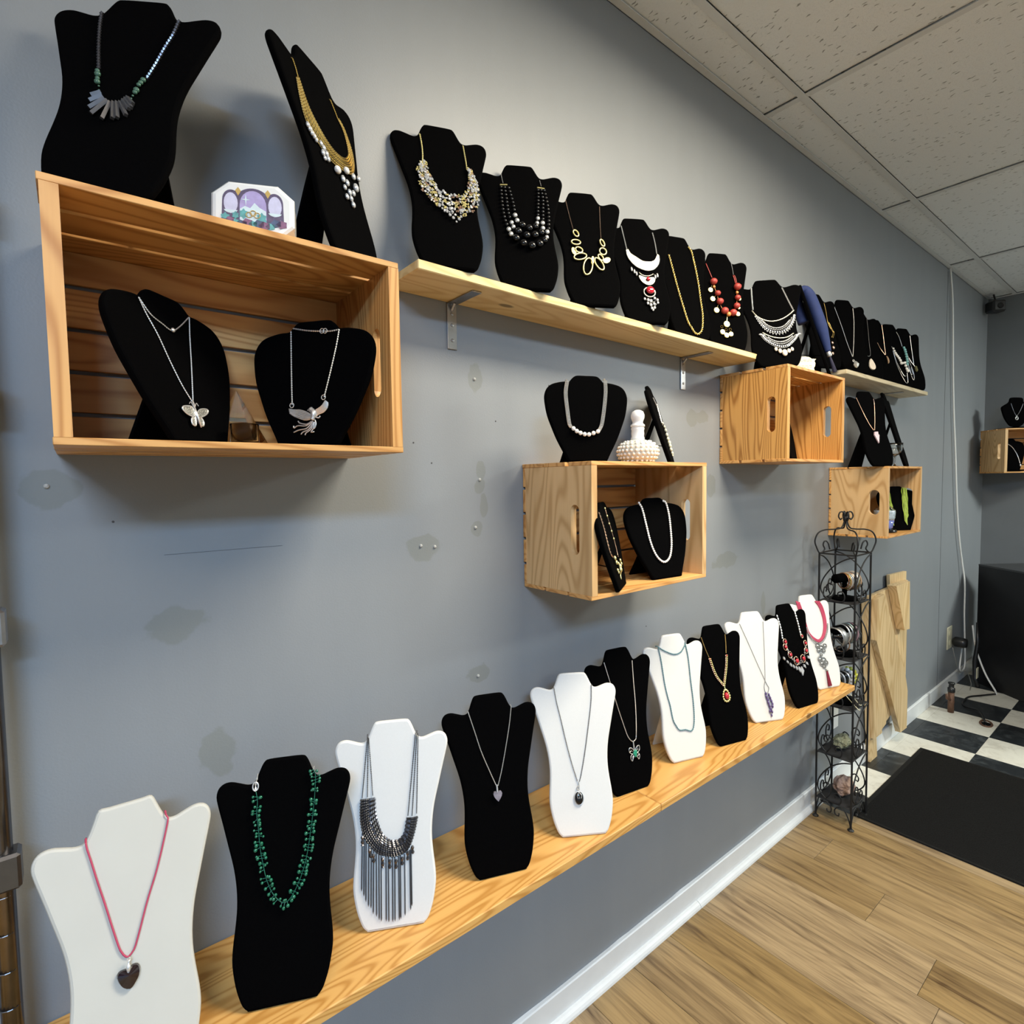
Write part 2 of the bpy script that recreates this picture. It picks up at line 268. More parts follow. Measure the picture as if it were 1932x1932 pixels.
# ---------------------------------------------------------------- mesh helpers
class MB:
    def __init__(s): s.v = []; s.f = []
    def add(s, vs, fs):
        n = len(s.v); s.v += [tuple(v) for v in vs]; s.f += [tuple(i + n for i in f) for f in fs]; return s
    def box(s, a, b):
        x0, y0, z0 = a; x1, y1, z1 = b
        return s.add([(x0, y0, z0), (x1, y0, z0), (x1, y1, z0), (x0, y1, z0), (x0, y0, z1), (x1, y0, z1), (x1, y1, z1), (x0, y1, z1)],
                     [(3, 2, 1, 0), (4, 5, 6, 7), (0, 1, 5, 4), (1, 2, 6, 5), (2, 3, 7, 6), (3, 0, 4, 7)])
    def bbox(s, a, b, r):
        """box with its long edges chamfered by r"""
        x0, y0, z0 = a; x1, y1, z1 = b
        bm = bmesh.new(); bmesh.ops.create_cube(bm, size=1.0)
        for v in bm.verts: v.co = Vector(((x0 + x1) / 2 + v.co.x * (x1 - x0), (y0 + y1) / 2 + v.co.y * (y1 - y0), (z0 + z1) / 2 + v.co.z * (z1 - z0)))
        bmesh.ops.bevel(bm, geom=list(bm.edges), offset=r, segments=1, affect='EDGES')
        bm.verts.index_update(); s.add([v.co for v in bm.verts], [[v.index for v in f.verts] for f in bm.faces]); bm.free(); return s
    def tube(s, pts, r, n=6, cap=True, closed=False):
        pts = [Vector(p) for p in pts]; m = len(pts); rs = r if isinstance(r, (list, tuple)) else [r] * m
        base = len(s.v); t0 = (pts[1] - pts[0]).normalized()
        up = Vector((0, 1, 0)) if abs(t0.y) < 0.9 else Vector((1, 0, 0))
        nrm = (up - t0 * up.dot(t0)).normalized()
        for i, p in enumerate(pts):
            a = pts[i - 1] if i else (pts[-1] if closed else pts[0]); c = pts[(i + 1) % m] if (closed or i < m - 1) else pts[-1]
            t = c - a; t = t.normalized() if t.length > 1e-9 else t0
            nrm = nrm - t * nrm.dot(t); nrm = nrm.normalized() if nrm.length > 1e-6 else t.orthogonal().normalized()
            bi = t.cross(nrm)
            for k in range(n):
                q = 2 * math.pi * k / n; s.v.append(tuple(p + (nrm * math.cos(q) + bi * math.sin(q)) * rs[i]))
        for i in range(m if closed else m - 1):
            j = (i + 1) % m
            for k in range(n): s.f.append((base + i * n + k, base + i * n + (k + 1) % n, base + j * n + (k + 1) % n, base + j * n + k))
        if cap and not closed:
            s.f.append(tuple(base + k for k in range(n - 1, -1, -1))); s.f.append(tuple(base + (m - 1) * n + k for k in range(n)))
        return s
    def ball(s, c, r, nu=8, nv=5, sq=(1, 1, 1)):
        c = Vector(c); vs = [(c.x, c.y, c.z + r * sq[2])]; fs = []
        for j in range(1, nv):
            a = math.pi * j / nv
            for i in range(nu):
                b = 2 * math.pi * i / nu; vs.append((c.x + r * sq[0] * math.sin(a) * math.cos(b), c.y + r * sq[1] * math.sin(a) * math.sin(b), c.z + r * sq[2] * math.cos(a)))
        vs.append((c.x, c.y, c.z - r * sq[2])); L = len(vs) - 1
        for i in range(nu):
            k = (i + 1) % nu; fs.append((0, 1 + i, 1 + k)); fs.append((L, L - nu + k, L - nu + i))
            for j in range(nv - 2): fs.append((1 + j * nu + i, 1 + (j + 1) * nu + i, 1 + (j + 1) * nu + k, 1 + j * nu + k))
        return s.add(vs, fs)
    def lathe(s, prof, c=(0, 0, 0), n=24, axis='Z'):
        vs = []; fs = []; m = len(prof)
        for r, h in prof:
            for k in range(n):
                q = 2 * math.pi * k / n; a, b = r * math.cos(q), r * math.sin(q)
                p = (a, b, h) if axis == 'Z' else ((h, a, b) if axis == 'X' else (a, h, b))
                vs.append((p[0] + c[0], p[1] + c[1], p[2] + c[2]))
        for i in range(m - 1):
            for k in range(n): fs.append((i * n + k, i * n + (k + 1) % n, (i + 1) * n + (k + 1) % n, (i + 1) * n + k))
        if prof[0][0] > 1e-6: fs.append(tuple(range(n - 1, -1, -1)))
        if prof[-1][0] > 1e-6: fs.append(tuple((m - 1) * n + k for k in range(n)))
        return s.add(vs, fs)
    def plate(s, poly, y0, y1, plane='XZ'):
        """polygon (2-D) extruded from y0 to y1 along the third axis"""
        n = len(poly)
        area2 = sum(poly[i][0] * poly[(i + 1) % n][1] - poly[(i + 1) % n][0] * poly[i][1] for i in range(n))
        if area2 < 0: poly = poly[::-1]
        def P(p, y): return (p[0], y, p[1]) if plane == 'XZ' else ((p[0], p[1], y) if plane == 'XY' else (y, p[0], p[1]))
        return s.add([P(p, y0) for p in poly] + [P(p, y1) for p in poly],
                     [tuple(range(n)), tuple(range(2 * n - 1, n - 1, -1))] + [(i, i + n, (i + 1) % n + n, (i + 1) % n) for i in range(n)])
    def ring(s, c, ru, rv, w, ang=0.0, n=18, k=5, nrm='Y'):
        pts = []
        for i in range(n):
            q = 2 * math.pi * i / n; a, b = ru * math.cos(q), rv * math.sin(q)
            a, b = a * math.cos(ang) - b * math.sin(ang), a * math.sin(ang) + b * math.cos(ang)
            pts.append((c[0] + a, c[1], c[2] + b) if nrm == 'Y' else ((c[0] + a, c[1] + b, c[2]) if nrm == 'Z' else (c[0], c[1] + a, c[2] + b)))
        return s.tube(pts, w, k, closed=True)
    def mesh(s, name, mat, smooth=False):
        me = bpy.data.meshes.new(name); me.from_pydata(s.v, [], s.f); me.update()
        bm = bmesh.new(); bm.from_mesh(me); bmesh.ops.recalc_face_normals(bm, faces=bm.faces); bm.to_mesh(me); bm.free()
        me.materials.append(mat)
        if smooth: me.polygons.foreach_set('use_smooth', [True] * len(me.polygons))
        return me
    def build(s, name, mat, parent=None, smooth=False, loc=None):
        return place(name, s.mesh(name, mat, smooth), parent, loc)
def place(name, me, parent=None, loc=None):
    o = bpy.data.objects.new(name, me); C.objects.link(o)
    if parent: o.parent = parent
    if loc: o.location = loc
    return o
def tag(o, label=None, cat=None, group=None, kind=None):
    if label: o['label'] = label
    if cat: o['category'] = cat
    if group: o['group'] = group
    if kind: o['kind'] = kind
    return o
def thing(name, label, cat, mat=None, group=None):
    o = bpy.data.objects.new(name, None); C.objects.link(o); o.empty_display_size = 0.05
    if mat is not None: o.matrix_world = mat
    return tag(o, label, cat, group)
def at(x, y, z, rz=0.0): return Matrix.Translation((x, y, z)) @ Matrix.Rotation(rz, 4, 'Z')
def stuff(o): o['kind'] = 'stuff'; return o
def cr(pts, step, closed=False):
    """Catmull-Rom through pts, resampled every `step`"""
    P = [Vector(p) for p in pts]; n = len(P); out = []
    if n == 2: ctrl = [P[0], P[0], P[1], P[1]]; segs = [tuple(ctrl)]
    else: segs = [((P[i - 1] if i or closed else P[0] * 2 - P[1]), P[i], P[(i + 1) % n], (P[(i + 2) % n] if (closed or i + 2 < n) else P[-1] * 2 - P[-2])) for i in range(n if closed else n - 1)]
    for a, b, c, d in segs:
        m = max(1, int(round((c - b).length / step)))
        for k in range(m):
            t = k / m; out.append(0.5 * ((2 * b) + (c - a) * t + (2 * a - 5 * b + 4 * c - d) * t * t + (3 * b - a - 3 * c + d) * t ** 3))
    if not closed: out.append(P[-1])
    return out
def even(pts, n):
    """n points evenly spaced along a polyline"""
    P = cr(pts, 0.001); L = [0.0]
    for a, b in zip(P, P[1:]): L.append(L[-1] + (b - a).length)
    out = []; j = 0
    for k in range(n):
        t = L[-1] * k / max(1, n - 1)
        while j < len(L) - 2 and L[j + 1] < t: j += 1
        f = (t - L[j]) / max(1e-9, L[j + 1] - L[j]); out.append(P[j].lerp(P[j + 1], min(1, f)))
    return out
# placement of every display bust (base x, y, turn, lean, size, base height) and the necklace lines on its face (0.1 mm, across / up)
P = json.loads('''{"L1":[0.0372,-0.2104,-0.0417,0.3042,1.0236,0.701],"L2":[0.2278,-0.2044,-0.4259,0.3127,1.0176,0.701],"L3":[0.4391,-0.1808,-0.4768,0.2567,1.019,0.701],"L4":[0.6795,-0.1992,-0.3546,0.2623,1.0147,0.701],"L5":[0.9047,-0.2188,-0.5503,0.3115,1.0127,0.701],"L6":[1.1375,-0.1731,-0.1781,0.1756,1.0384,0.701],"L7":[1.3946,-0.1719,-0.3099,0.2301,1.0089,0.701],"L8":[1.592,-0.2026,-0.2628,0.2685,1.0114,0.701],"L9":[1.8297,-0.1978,-0.4395,0.2922,1.022,0.701],"L10":[2.0638,-0.2251,-0.1968,0.293,1.018,0.701],"L11":[2.3028,-0.2039,-0.3144,0.3252,1.0128,0.701],"T1":[0.0445,-0.2029,-0.5594,0.3794,1.0603,1.9039],"T3":[0.6258,-0.1284,-0.353,0.2974,0.9772,1.9687],"T4":[0.831,-0.1335,-0.5132,0.3302,0.9733,1.9654],"T5":[1.0343,-0.1481,-0.4841,0.3368,0.9555,1.9632],"T6":[1.2613,-0.1339,-0.5184,0.3235,0.959,1.961],"T7":[1.5156,-0.1074,-0.3127,0.2514,0.9823,1.9582],"T8":[1.7301,-0.1032,-0.4762,0.2243,0.9778,1.956],"T9":[1.876,-0.1995,-0.8275,0.4739,1.0621,1.9055],"D5":[2.7726,-0.2222,-0.4059,0.3016,0.9743,1.577],"T2":[0.4189,-0.1528,0.6179,0.2351,1.106,1.9039],"T11":[2.5266,-0.099,-0.3906,0.2822,0.9695,1.991],"T12":[2.7574,-0.1208,-0.4496,0.2589,0.9922,1.991],"T13":[2.9987,-0.1035,-0.4227,0.2722,0.9714,1.991],"T14":[3.2046,-0.1026,-0.418,0.2743,0.971,1.991],"T15":[3.561,-0.1253,-0.3784,0.2656,0.9882,1.991],"C1a":[0.1569,-0.1529,0.7753,0.2427,1.0978,1.597],"C1b":[0.3216,-0.1419,-0.9117,0.1429,1.0656,1.597],"D3":[0.9714,-0.1767,-0.3787,0.024,0.9697,1.579],"D3b":[1.2368,-0.2121,-0.1065,0.2568,1.0462,1.27],"T16":[3.3828,-0.1139,-0.3982,0.27,0.9796,1.991],"CB3":[1.0405,-0.2207,0.5524,0.2375,1.026,1.27],"D3c":[1.387,-0.12,0.5365,0.294,1.131,1.579],"D5b":[3.172,-0.1974,0.1739,0.2815,1.0449,1.577],"T10":[2.22,-0.222,0.3248,0.2891,0.991,1.9055],"CB5":[3.1419,-0.1895,-0.4633,0.1821,1.0287,1.268]}''')
T = json.loads('''{"T1":{"cl":[[-502,3475],[-475,3159],[-423,2765],[-346,2302]],"gl":[[-343,2239,41],[-326,2170,53],[-319,2095,38],[-307,2022,50],[-282,1955,18],[-266,1875,18]],"cr":[[571,3418],[529,3115],[454,2816],[377,2459],[297,2146]],"gr":[[274,2110,47],[249,2058,41],[228,2015,38],[217,1906,50],[202,1864,41],[178,1805,20],[165,1751,18]],"bars":[[-226,1826],[-342,1759],[-203,1767],[-345,1654],[-167,1710],[-328,1521],[-124,1674],[-283,1415],[-84,1641],[-133,1329],[-45,1644],[-2,1340],[-1,1648],[56,1356],[41,1652],[158,1412],[73,1691],[177,1532],[97,1725],[202,1558],[119,1751],[213,1631]]},"T2":{"cl":[[-685,3475],[-655,3335],[-648,3178]],"cr":[[388,3489],[458,3335],[505,3205]],"inner":[[-633,3188],[-531,2750],[-296,2459],[11,2304],[357,2351],[601,2574],[649,2889],[600,3103],[505,3205]],"outer":[[-706,3135],[-752,2745],[-729,2366],[-486,2120],[-110,2004],[461,2109],[685,2335],[772,2674],[740,2903],[646,3133],[524,3217]],"drops":[[-750,2282,41],[-713,2233,45],[-676,2185,45],[-630,2159,45],[-587,2124,41],[-448,2143,41],[-390,2097,45],[-455,1973,45],[-334,2025,45],[-320,1941,45],[-426,1898,37],[-88,1872,89],[267,2054,82],[59,1791,52],[187,1782,52],[519,2080,52],[730,2154,48],[488,1842,67],[61,1637,41],[196,1611,48],[343,1666,48],[52,1459,45],[202,1496,45],[225,1390,48]]},"T3":{"cl":[[-423,3231],[-407,3058],[-398,2870],[-402,2681],[-416,2491]],"cr":[[513,3119],[530,2846],[541,2656],[545,2494]],"inner":[[-353,2504],[-313,2299],[-250,2100],[-135,1886],[32,1759],[209,1737],[395,1796],[511,1949],[552,2144],[558,2333],[560,2483]],"outer":[[-476,2465],[-536,2229],[-514,1920],[-454,1698],[-336,1539],[-173,1387],[-10,1235],[156,1108],[293,1155],[469,1364],[638,1469],[735,1644],[749,1912],[728,2177],[636,2430]]},"T4":{"cl":[[-457,3205],[-442,3050],[-424,2927]],"cr":[[477,3101],[488,3007],[501,2914]],"bars":[[-503,2874],[-326,2889],[400,2868],[577,2846]],"s1":[[-482,2799],[-489,2492],[-483,2191],[-453,1879],[-414,1720]],"s2":[[-395,2791],[-378,2471],[-363,2140],[-339,1932]],"s3":[[-296,2784],[-251,2512],[-217,2271],[-213,2151]],"s4":[[413,2782],[391,2502],[358,2195],[346,2043]],"s5":[[490,2789],[506,2512],[480,2204],[458,1931]],"s6":[[566,2780],[601,2427],[605,2032],[574,1670]],"sil":[[-204,1987,62],[-165,1841,62],[-301,1772,57],[-267,1656,57],[-380,1575,62],[-335,1447,62],[338,1937,54],[309,1801,54],[442,1810,59],[435,1661,59],[532,1564,59],[507,1414,54]],"big":[[-45,1716,79],[110,1638,84],[264,1702,74],[-152,1532,84],[32,1427,89],[232,1455,89],[388,1539,74],[-220,1338,84],[-58,1203,89],[133,1143,94],[324,1213,89],[449,1323,74]]},"T5":{"cl":[[-456,3166],[-406,2679],[-352,2234]],"cr":[[458,3042],[401,2472],[365,2020]],"loops":[[-302,2102,0],[-333,1828,0],[-278,1597,0],[-267,1398,0],[-98,1112,0],[212,1206,0],[275,1404,0],[358,1595,0],[373,1857,0],[-413,1553,0],[433,1332,0],[49,1304,0]],"k":0.00028234689831665793},"T6":{"cl":[[-431,3178],[-392,2745],[-358,2355]],"cr":[[492,2998],[521,2650],[524,2268]],"outer":[[-393,2334],[-383,2150],[-308,1970],[-196,1829],[-78,1744],[140,1672],[342,1718],[494,1866],[567,2054],[575,2203]],"inner":[[-324,2368],[-275,2237],[-127,2120],[-8,2030],[84,1984],[279,1976],[401,2027],[462,2104],[508,2200],[535,2253]],"drops":[[-310,1696,44],[-238,1627,44],[-183,1557,44],[358,1475,44],[430,1526,44]],"arc":[[-94,1616],[-23,1540],[86,1505],[218,1523],[330,1583]],"half":[[-110,1499],[-99,1381],[-12,1259],[109,1200],[225,1216],[319,1310],[344,1420],[306,1454],[77,1443]],"red":[[133,1374,75],[122,986,156]],"low":[[-49,741,44],[43,710,50],[119,678,56],[244,771,47],[318,721,47],[22,603,47],[102,554,53],[203,593,50],[321,633,44],[120,449,47],[202,470,47],[151,398,37]]},"T7":{"ch":[[-444,2839],[-385,2275],[-325,1717],[-239,1092],[-153,584],[-51,373],[24,233],[139,188],[268,273],[361,447],[454,866],[478,1357],[510,2047],[491,2702],[461,3088],[361,3230]]},"T8":{"cl":[[-507,3114],[-421,2835],[-350,2596]],"cr1":[[450,3199],[469,2974],[473,2761]],"cr2":[[461,2736],[490,2587],[509,2425]],"cr3":[[504,2747],[543,2610],[554,2448]],"th":[[-343,2435],[-298,2216],[-243,2018],[-201,1720],[-71,1388],[74,1288],[233,1323],[414,1592],[485,1897],[522,2283]],"beads":[[-344,2427,134],[-244,2010,111],[-202,1712,130],[-72,1380,137],[233,1323,137],[404,1583,122],[484,1889,111],[522,2283,141]],"orange":[[-334,2254,52],[72,1272,82],[504,2092,52]],"coins":[[-479,2133,85],[-441,1807,89],[-352,1402,97],[423,1304,82],[562,1861,59],[496,1536,52],[-46,915,111],[-233,632,89],[-99,520,89],[68,566,85]],"rings":[[-219,829,45],[-71,729,45],[81,743,45]],"stem":[[27,1214],[-12,1015]]},"T9":{"cl":[[-527,3495],[-553,3151],[-577,2756],[-588,2449]],"cr":[[506,3399],[568,3108],[654,2706],[735,2367]],"a0":[[-627,2424],[-512,2193],[-332,2015],[-106,1910],[132,1913],[382,2013],[603,2186],[751,2344]],"a1":[[-552,2197],[-430,1859],[-302,1607],[-126,1433],[100,1359],[342,1415],[545,1623],[706,1933],[755,2146]],"a2":[[-306,1904],[-168,1731],[55,1618],[297,1669],[497,1842]],"a3":[[-402,1427],[-223,1281],[-1,1176],[228,1144],[429,1198],[602,1328]],"a4":[[-473,1326],[-362,1107],[-190,912],[-13,781],[173,732],[374,796],[596,1014],[767,1263]],"a5":[[-197,1174],[-55,1059],[133,1010],[333,1058],[503,1177]],"drops":[[-56,660,68],[64,570,80],[193,475,114],[342,562,76],[454,626,68]]},"T12":{"cl":[[-570,3284],[-390,2311],[-273,1467],[-138,773]],"cr":[[440,3187],[343,2513],[106,1524],[-116,773]],"p":[[-124,357,156]]},"T11":{"cr":[[438,3100],[432,2659],[392,2180],[464,1870],[545,1679],[413,1435]],"b":[[337,1158,64],[318,925,78],[213,650,71]]},"T13":{"cr":[[418,3255],[326,2629],[200,1878],[122,1312],[13,1178],[-98,1216],[-136,1386]],"p":[[35,751,167]]},"T14":{"cr":[[417,3227],[352,2676],[262,2074],[198,1570]],"cl":[[-142,2213],[-28,1877],[165,1546]],"p":[[193,1276,200]]},"T16":{"cr":[[381,3113],[487,2809],[529,2288]],"tq":[[585,2196,69],[606,2079,78],[610,1961,78],[612,1820,78],[603,1678,78],[594,1537,78],[568,1395,78],[542,1253,69]],"pearl":[[-150,2109,56],[-133,1978,65],[-103,1853,73],[-63,1761,73],[-1,1671,73],[62,1567,78],[108,1443,78],[135,1290,86],[292,1312,60],[398,1331,69],[383,1153,78],[407,991,78],[439,876,95]],"l1":[[-178,2013],[-151,1314],[-39,763],[143,264],[273,200],[339,363],[410,782]],"l2":[[-166,1920],[-95,1317],[45,859],[185,588],[304,616]],"l3":[[611,1537],[666,1072],[664,607],[737,388],[822,520],[850,940],[726,1637]],"l4":[[582,1349],[623,930],[693,701],[781,751],[794,1124]]},"T15":{"cr":[[390,3163],[294,2567],[201,1928],[131,1442]],"p":[[167,1179,187]]},"D5":{"cl":[[-554,3200],[-401,2584],[-220,1985],[-52,1644]],"cr":[[409,3169],[369,2872],[184,2192],[0,1644]],"p":[[-80,1555],[114,1568],[91,1435],[139,1414],[7,1029],[-125,1412]]},"C1a":{"cl":[[-579,2086],[-514,1865],[-393,1583],[-292,1226],[-176,892],[-49,655]],"cr":[[439,2100],[315,1740],[168,1265],[-27,668]],"bk":[[-579,2086],[-433,1890],[-239,1802],[-62,1747],[147,1867],[429,2097]],"cla":[[-62,1747,30]],"bt":[[-83,422]],"w1":[[-99,436],[-139,552],[-285,547],[-350,503],[-287,434],[-174,405]],"w2":[[-64,440],[22,527],[145,559],[217,546],[174,484],[23,416]],"w3":[[-121,403],[-212,362],[-222,280],[-155,269]],"w4":[[-67,409],[15,397],[41,329],[1,272],[-72,308]]},"C1b":{"cl":[[-425,2085],[-397,1684],[-360,1188],[-323,759]],"cr":[[519,2042],[474,1725],[384,1281],[292,866]],"bk":[[-388,2128],[-118,2070],[77,2044],[193,2034],[346,2022],[504,2036]],"rings":[[-322,748,34],[285,860,38],[193,2034,38],[254,2029,34]],"wl":[[-365,681],[-270,659],[-154,654],[-17,613],[81,557],[66,489],[-29,475],[-146,508],[-264,555],[-345,610]],"wr":[[100,566],[153,639],[263,703],[333,802],[380,765],[377,680],[306,598],[213,568],[159,519]],"hd":[[60,657,48],[117,607,41],[128,537,55],[105,470,48]],"t0":[[105,470],[-6,406],[-141,428],[-182,465]],"t1":[[105,463],[-23,379],[-177,385],[-252,347],[-262,388]],"t2":[[106,453],[-2,337],[-154,308],[-256,271]],"t3":[[118,442],[37,318],[-75,271],[-111,231]],"t4":[[126,442],[75,317],[-16,252],[-30,215]],"t5":[[133,441],[124,332],[78,265],[142,270]],"t6":[[146,475],[166,399],[139,325],[101,333]],"t7":[[159,519],[217,506],[241,539]]},"D3":{"cl":[[-523,1893],[-565,1608],[-530,1209],[-487,901],[-428,803]],"cr":[[463,1948],[468,1641],[407,1167],[349,883],[266,730]],"b":[[-395,785,53],[-312,724,53],[-218,681,53],[-110,654,53],[3,649,53],[120,682,53],[235,721,53]]},"D3b":{"pearl":[[-597,2074],[-520,1901],[-487,1467],[-455,1037],[-371,711],[-229,504],[-47,434],[167,558],[319,872],[407,1306],[455,1711],[430,2030],[344,2097]]},"L1":{"cord":[[-492,3378],[-481,3288],[-445,3126],[-373,2786],[-300,2464],[-229,2128],[-157,1825],[-97,1718],[-73,1704],[1,1768],[69,1947],[196,2337],[324,2675],[443,3064],[518,3358],[490,3422]],"bail":[[-65,1687],[-72,1611],[-78,1519]],"heart":[[-80,1571],[-23,1596],[35,1580],[61,1517],[49,1427],[-7,1344],[-67,1298],[-151,1352],[-203,1455],[-213,1537],[-168,1578]]},"L2":{"ch":[[-443,3446],[-465,3372],[-471,3295],[-464,3217]],"wire":[[-464,3217],[-435,3059],[-444,2858],[-408,2602],[-382,2351],[-326,2073],[-271,1846],[-167,1613],[-14,1456],[100,1495],[213,1668],[316,1918],[381,2180],[434,2524],[474,2826],[501,3135],[507,3345],[475,3443]]},"L3":{"c0":[[-475,3441],[-586,2340]],"c1":[[-462,3440],[-489,2343]],"c2":[[-450,3423],[-388,2360]],"c3":[[461,3431],[272,1917]],"c4":[[487,3422],[350,1907]],"c5":[[512,3414],[438,1940]],"inner":[[-358,2328],[-352,2138],[-324,1932],[-246,1693],[-157,1582],[-67,1521],[70,1509],[148,1557],[209,1649],[237,1776],[259,1889]],"outer":[[-602,2327],[-613,2111],[-606,1910],[-555,1675],[-431,1475],[-268,1327],[-27,1252],[188,1295],[299,1423],[383,1642],[446,1895]],"fr":[[-593,1709],[-616,763],[-558,1619],[-576,675],[-523,1586],[-541,575],[-476,1495],[-495,487],[-429,1433],[-449,453],[-387,1399],[-409,352],[-340,1364],[-351,302],[-292,1316],[-304,241],[-250,1296],[-264,208],[-160,1256],[-175,195],[-118,1236],[-128,174],[-40,1226],[-57,169],[3,1220],[-15,171],[73,1225],[63,186],[107,1234],[93,195],[187,1252],[172,238],[286,1310],[277,318],[312,1335],[303,383]],"coil":[[-588,1679],[-590,1510],[-465,1437],[-434,1279],[-394,1343],[-384,1188],[-221,1250],[-218,1081],[-89,1204],[-92,1045],[26,1189],[23,1029],[143,1215],[139,1075],[249,1301],[245,1145],[338,1389],[346,1245]]},"L4":{"cl":[[-494,3338],[-395,2964],[-279,2519],[-130,2101],[-5,1772]],"cr":[[494,3354],[415,2990],[291,2544],[150,2082],[32,1766]],"p":[[2,1582,109]]},"L5":{"cl":[[-494,3382],[-446,3007],[-372,2619],[-277,2079],[-179,1609],[-72,1191]],"cr":[[467,3382],[418,2954],[297,2386],[160,1801],[36,1350],[-26,1179]],"p":[[-70,823,134]],"bail":[[-47,1175],[-70,981]]},"L6":{"ch":[[-509,3487],[-395,2997],[-239,2318],[-90,1747],[5,1439],[124,1286],[211,1291],[287,1411],[379,2120],[414,2850],[448,3384]],"p":[[161,972,179]]},"L7":{"ck":[[-561,3353],[-325,3200],[-16,3072],[236,3114],[428,3309]],"ch":[[-555,3334],[-518,2956],[-500,2284],[-458,1894],[-414,1645],[-378,1224],[-302,1040],[-197,893],[16,867],[202,802],[310,905],[387,1207],[430,1693],[443,2260],[469,2904],[434,3345]]},"L8":{"cl":[[-554,3345],[-479,2994],[-381,2678]],"cr":[[441,3319],[404,3032],[338,2732]],"gl":[[-380,2640],[-311,2291],[-214,2034],[-19,1768]],"gr":[[324,2657],[215,2291],[-5,1766]],"p":[[6,1452,179]]},"L9":{"cl":[[-525,3335],[-304,2631],[-104,1957],[87,1352]],"cr":[[433,3337],[328,2664],[218,2011],[96,1351]],"loop":[[96,1351],[12,1138],[21,957],[102,929],[183,1081],[143,1185],[97,1310]],"cl2":[[13,918,51],[122,867,51],[16,818,55],[148,765,55],[42,716,59],[174,663,55],[44,617,59],[200,561,51],[70,515,59],[183,484,55],[96,414,59],[56,339,51],[131,311,51],[88,198,47]]},"L10":{"cl":[[-555,3355],[-514,2883],[-558,2493]],"cr":[[464,3329],[483,2886],[479,2480]],"gem":[[-487,2360,99],[-539,2184,108],[-386,1877,108],[-132,1620,135],[257,1646,126],[528,1892,99],[591,2159,90],[502,2432,63]],"sp":[[-756,1870],[-720,1735],[-614,1718],[-594,1594],[-487,1612],[-465,1457],[-351,1525],[-339,1381],[-208,1459],[-215,1300],[-75,1415],[-70,1198],[74,1391],[14,1063],[203,1457],[277,1293],[366,1519],[448,1374],[514,1716],[630,1566]]},"L11":{"r0":[[-629,3479],[-600,3086],[-509,2594],[-453,2229],[-279,1948],[-10,1789],[304,1931],[566,2289],[670,2669],[663,3113],[554,3372]],"r1":[[-565,3453],[-529,3080],[-474,2591],[-427,2227],[-255,1965],[2,1821],[284,1953],[521,2293],[616,2674],[590,3120],[463,3380]],"r2":[[-501,3426],[-459,3073],[-439,2587],[-401,2224],[-231,1983],[13,1853],[265,1975],[476,2298],[562,2680],[517,3127],[372,3388]],"me":[[-479,2399],[-465,2159],[-326,1906],[-62,1733],[279,1861],[547,2145],[669,2424]],"fil":[[-126,1646,117],[30,1533,137],[251,1602,98],[-120,1480,107],[123,1427,88],[-60,1284,59],[-178,1134,117],[-8,1066,137],[85,961,107],[-141,966,117],[-57,839,88]],"tas":[[11,667],[-38,88]]},"CB3":{"cl":[[-856,1953],[-777,1804],[-712,1536],[-709,1273],[-707,1063],[-627,908],[-498,837]],"cr":[[38,2018],[49,1830],[121,1602],[159,1375],[196,1176],[198,979],[182,800],[200,755]],"b":[[-66,1996,19],[-24,1804,22],[-9,1609,22],[53,1413,24],[98,1221,24]],"g":[[-399,797,40],[-332,680,40],[-96,618,32],[219,655,32],[256,566,32],[-43,541,49],[-77,464,49],[-396,502,32],[-330,437,27]],"tail":[[167,509],[97,409],[-110,333],[-148,237]]},"D3c":{"cl":[[-1386,2006],[-747,2007],[-352,1984],[-199,1909],[106,1794],[138,1670],[106,1522],[-27,1364],[-31,1251]],"cr":[[-747,2007],[106,2067],[333,2015],[365,1889],[410,1719],[454,1549],[212,1376]],"p":[[-126,1219,27],[202,1146,27],[197,1030,35],[63,875,38],[-6,743,38],[-10,629,44],[-53,527,40],[-156,409,38],[-63,301,33],[-79,230,21]]},"CB5":{"g0":[[288,2105],[229,1553],[201,985],[200,645]],"g1":[[564,2061],[533,1546],[471,978],[434,695]],"tip":[[115,478],[196,288],[309,359],[375,546]]},"T10":{"sc":[[-752,3254],[-413,3389],[-109,3314],[-11,3010],[84,2564],[165,2096],[259,1651],[304,1259],[344,928],[411,838],[380,459],[318,99]]}}''')
# ---------------------------------------------------------------- the room
def struct(o): o['kind'] = 'structure'; return o
X0, X1, Y1 = -1.72, 5.665, -5.2
wall = struct(MB().box((X0 - .1, 0, -0.05), (X1 + .1, .1, CEIL + .1)).build('wall_back', WALL))
struct(MB().box((X1, Y1, -0.05), (X1 + .1, 0, CEIL + .1)).build('wall_right', WALL_R))
struct(MB().box((X0 - .1, Y1 - .1, -0.05), (X1 + .1, Y1, CEIL + .1)).build('wall_front', WALLP))
wl = MB()
wl.box((X0 - .1, Y1, -.05), (X0, 0, .45)); wl.box((X0 - .1, Y1, 2.45), (X0, 0, CEIL + .1)); wl.box((X0 - .1, -1.0, .45), (X0, 0, 2.45)); wl.box((X0 - .1, Y1, .45), (X0, -3.6, 2.45))
struct(wl.build('wall_left', WALLP))
wf = MB(); 
for a, b in (((-.09, -3.6, .45), (-.03, -3.55, 2.45)), ((-.09, -1.05, .45), (-.03, -1.0, 2.45)), ((-.09, -3.6, .45), (-.03, -1.0, .5)), ((-.09, -3.6, 2.4), (-.03, -1.0, 2.45)), ((-.08, -2.33, .5), (-.04, -2.27, 2.4))):
    wf.box((X0 + a[0], a[1], a[2]), (X0 + b[0], b[1], b[2]))
win = struct(wf.build('window_1', CHROME)); MB().box((X0 - .065, -3.55, .5), (X0 - .059, -1.05, 2.4)).build('pane', CLEAR, win)
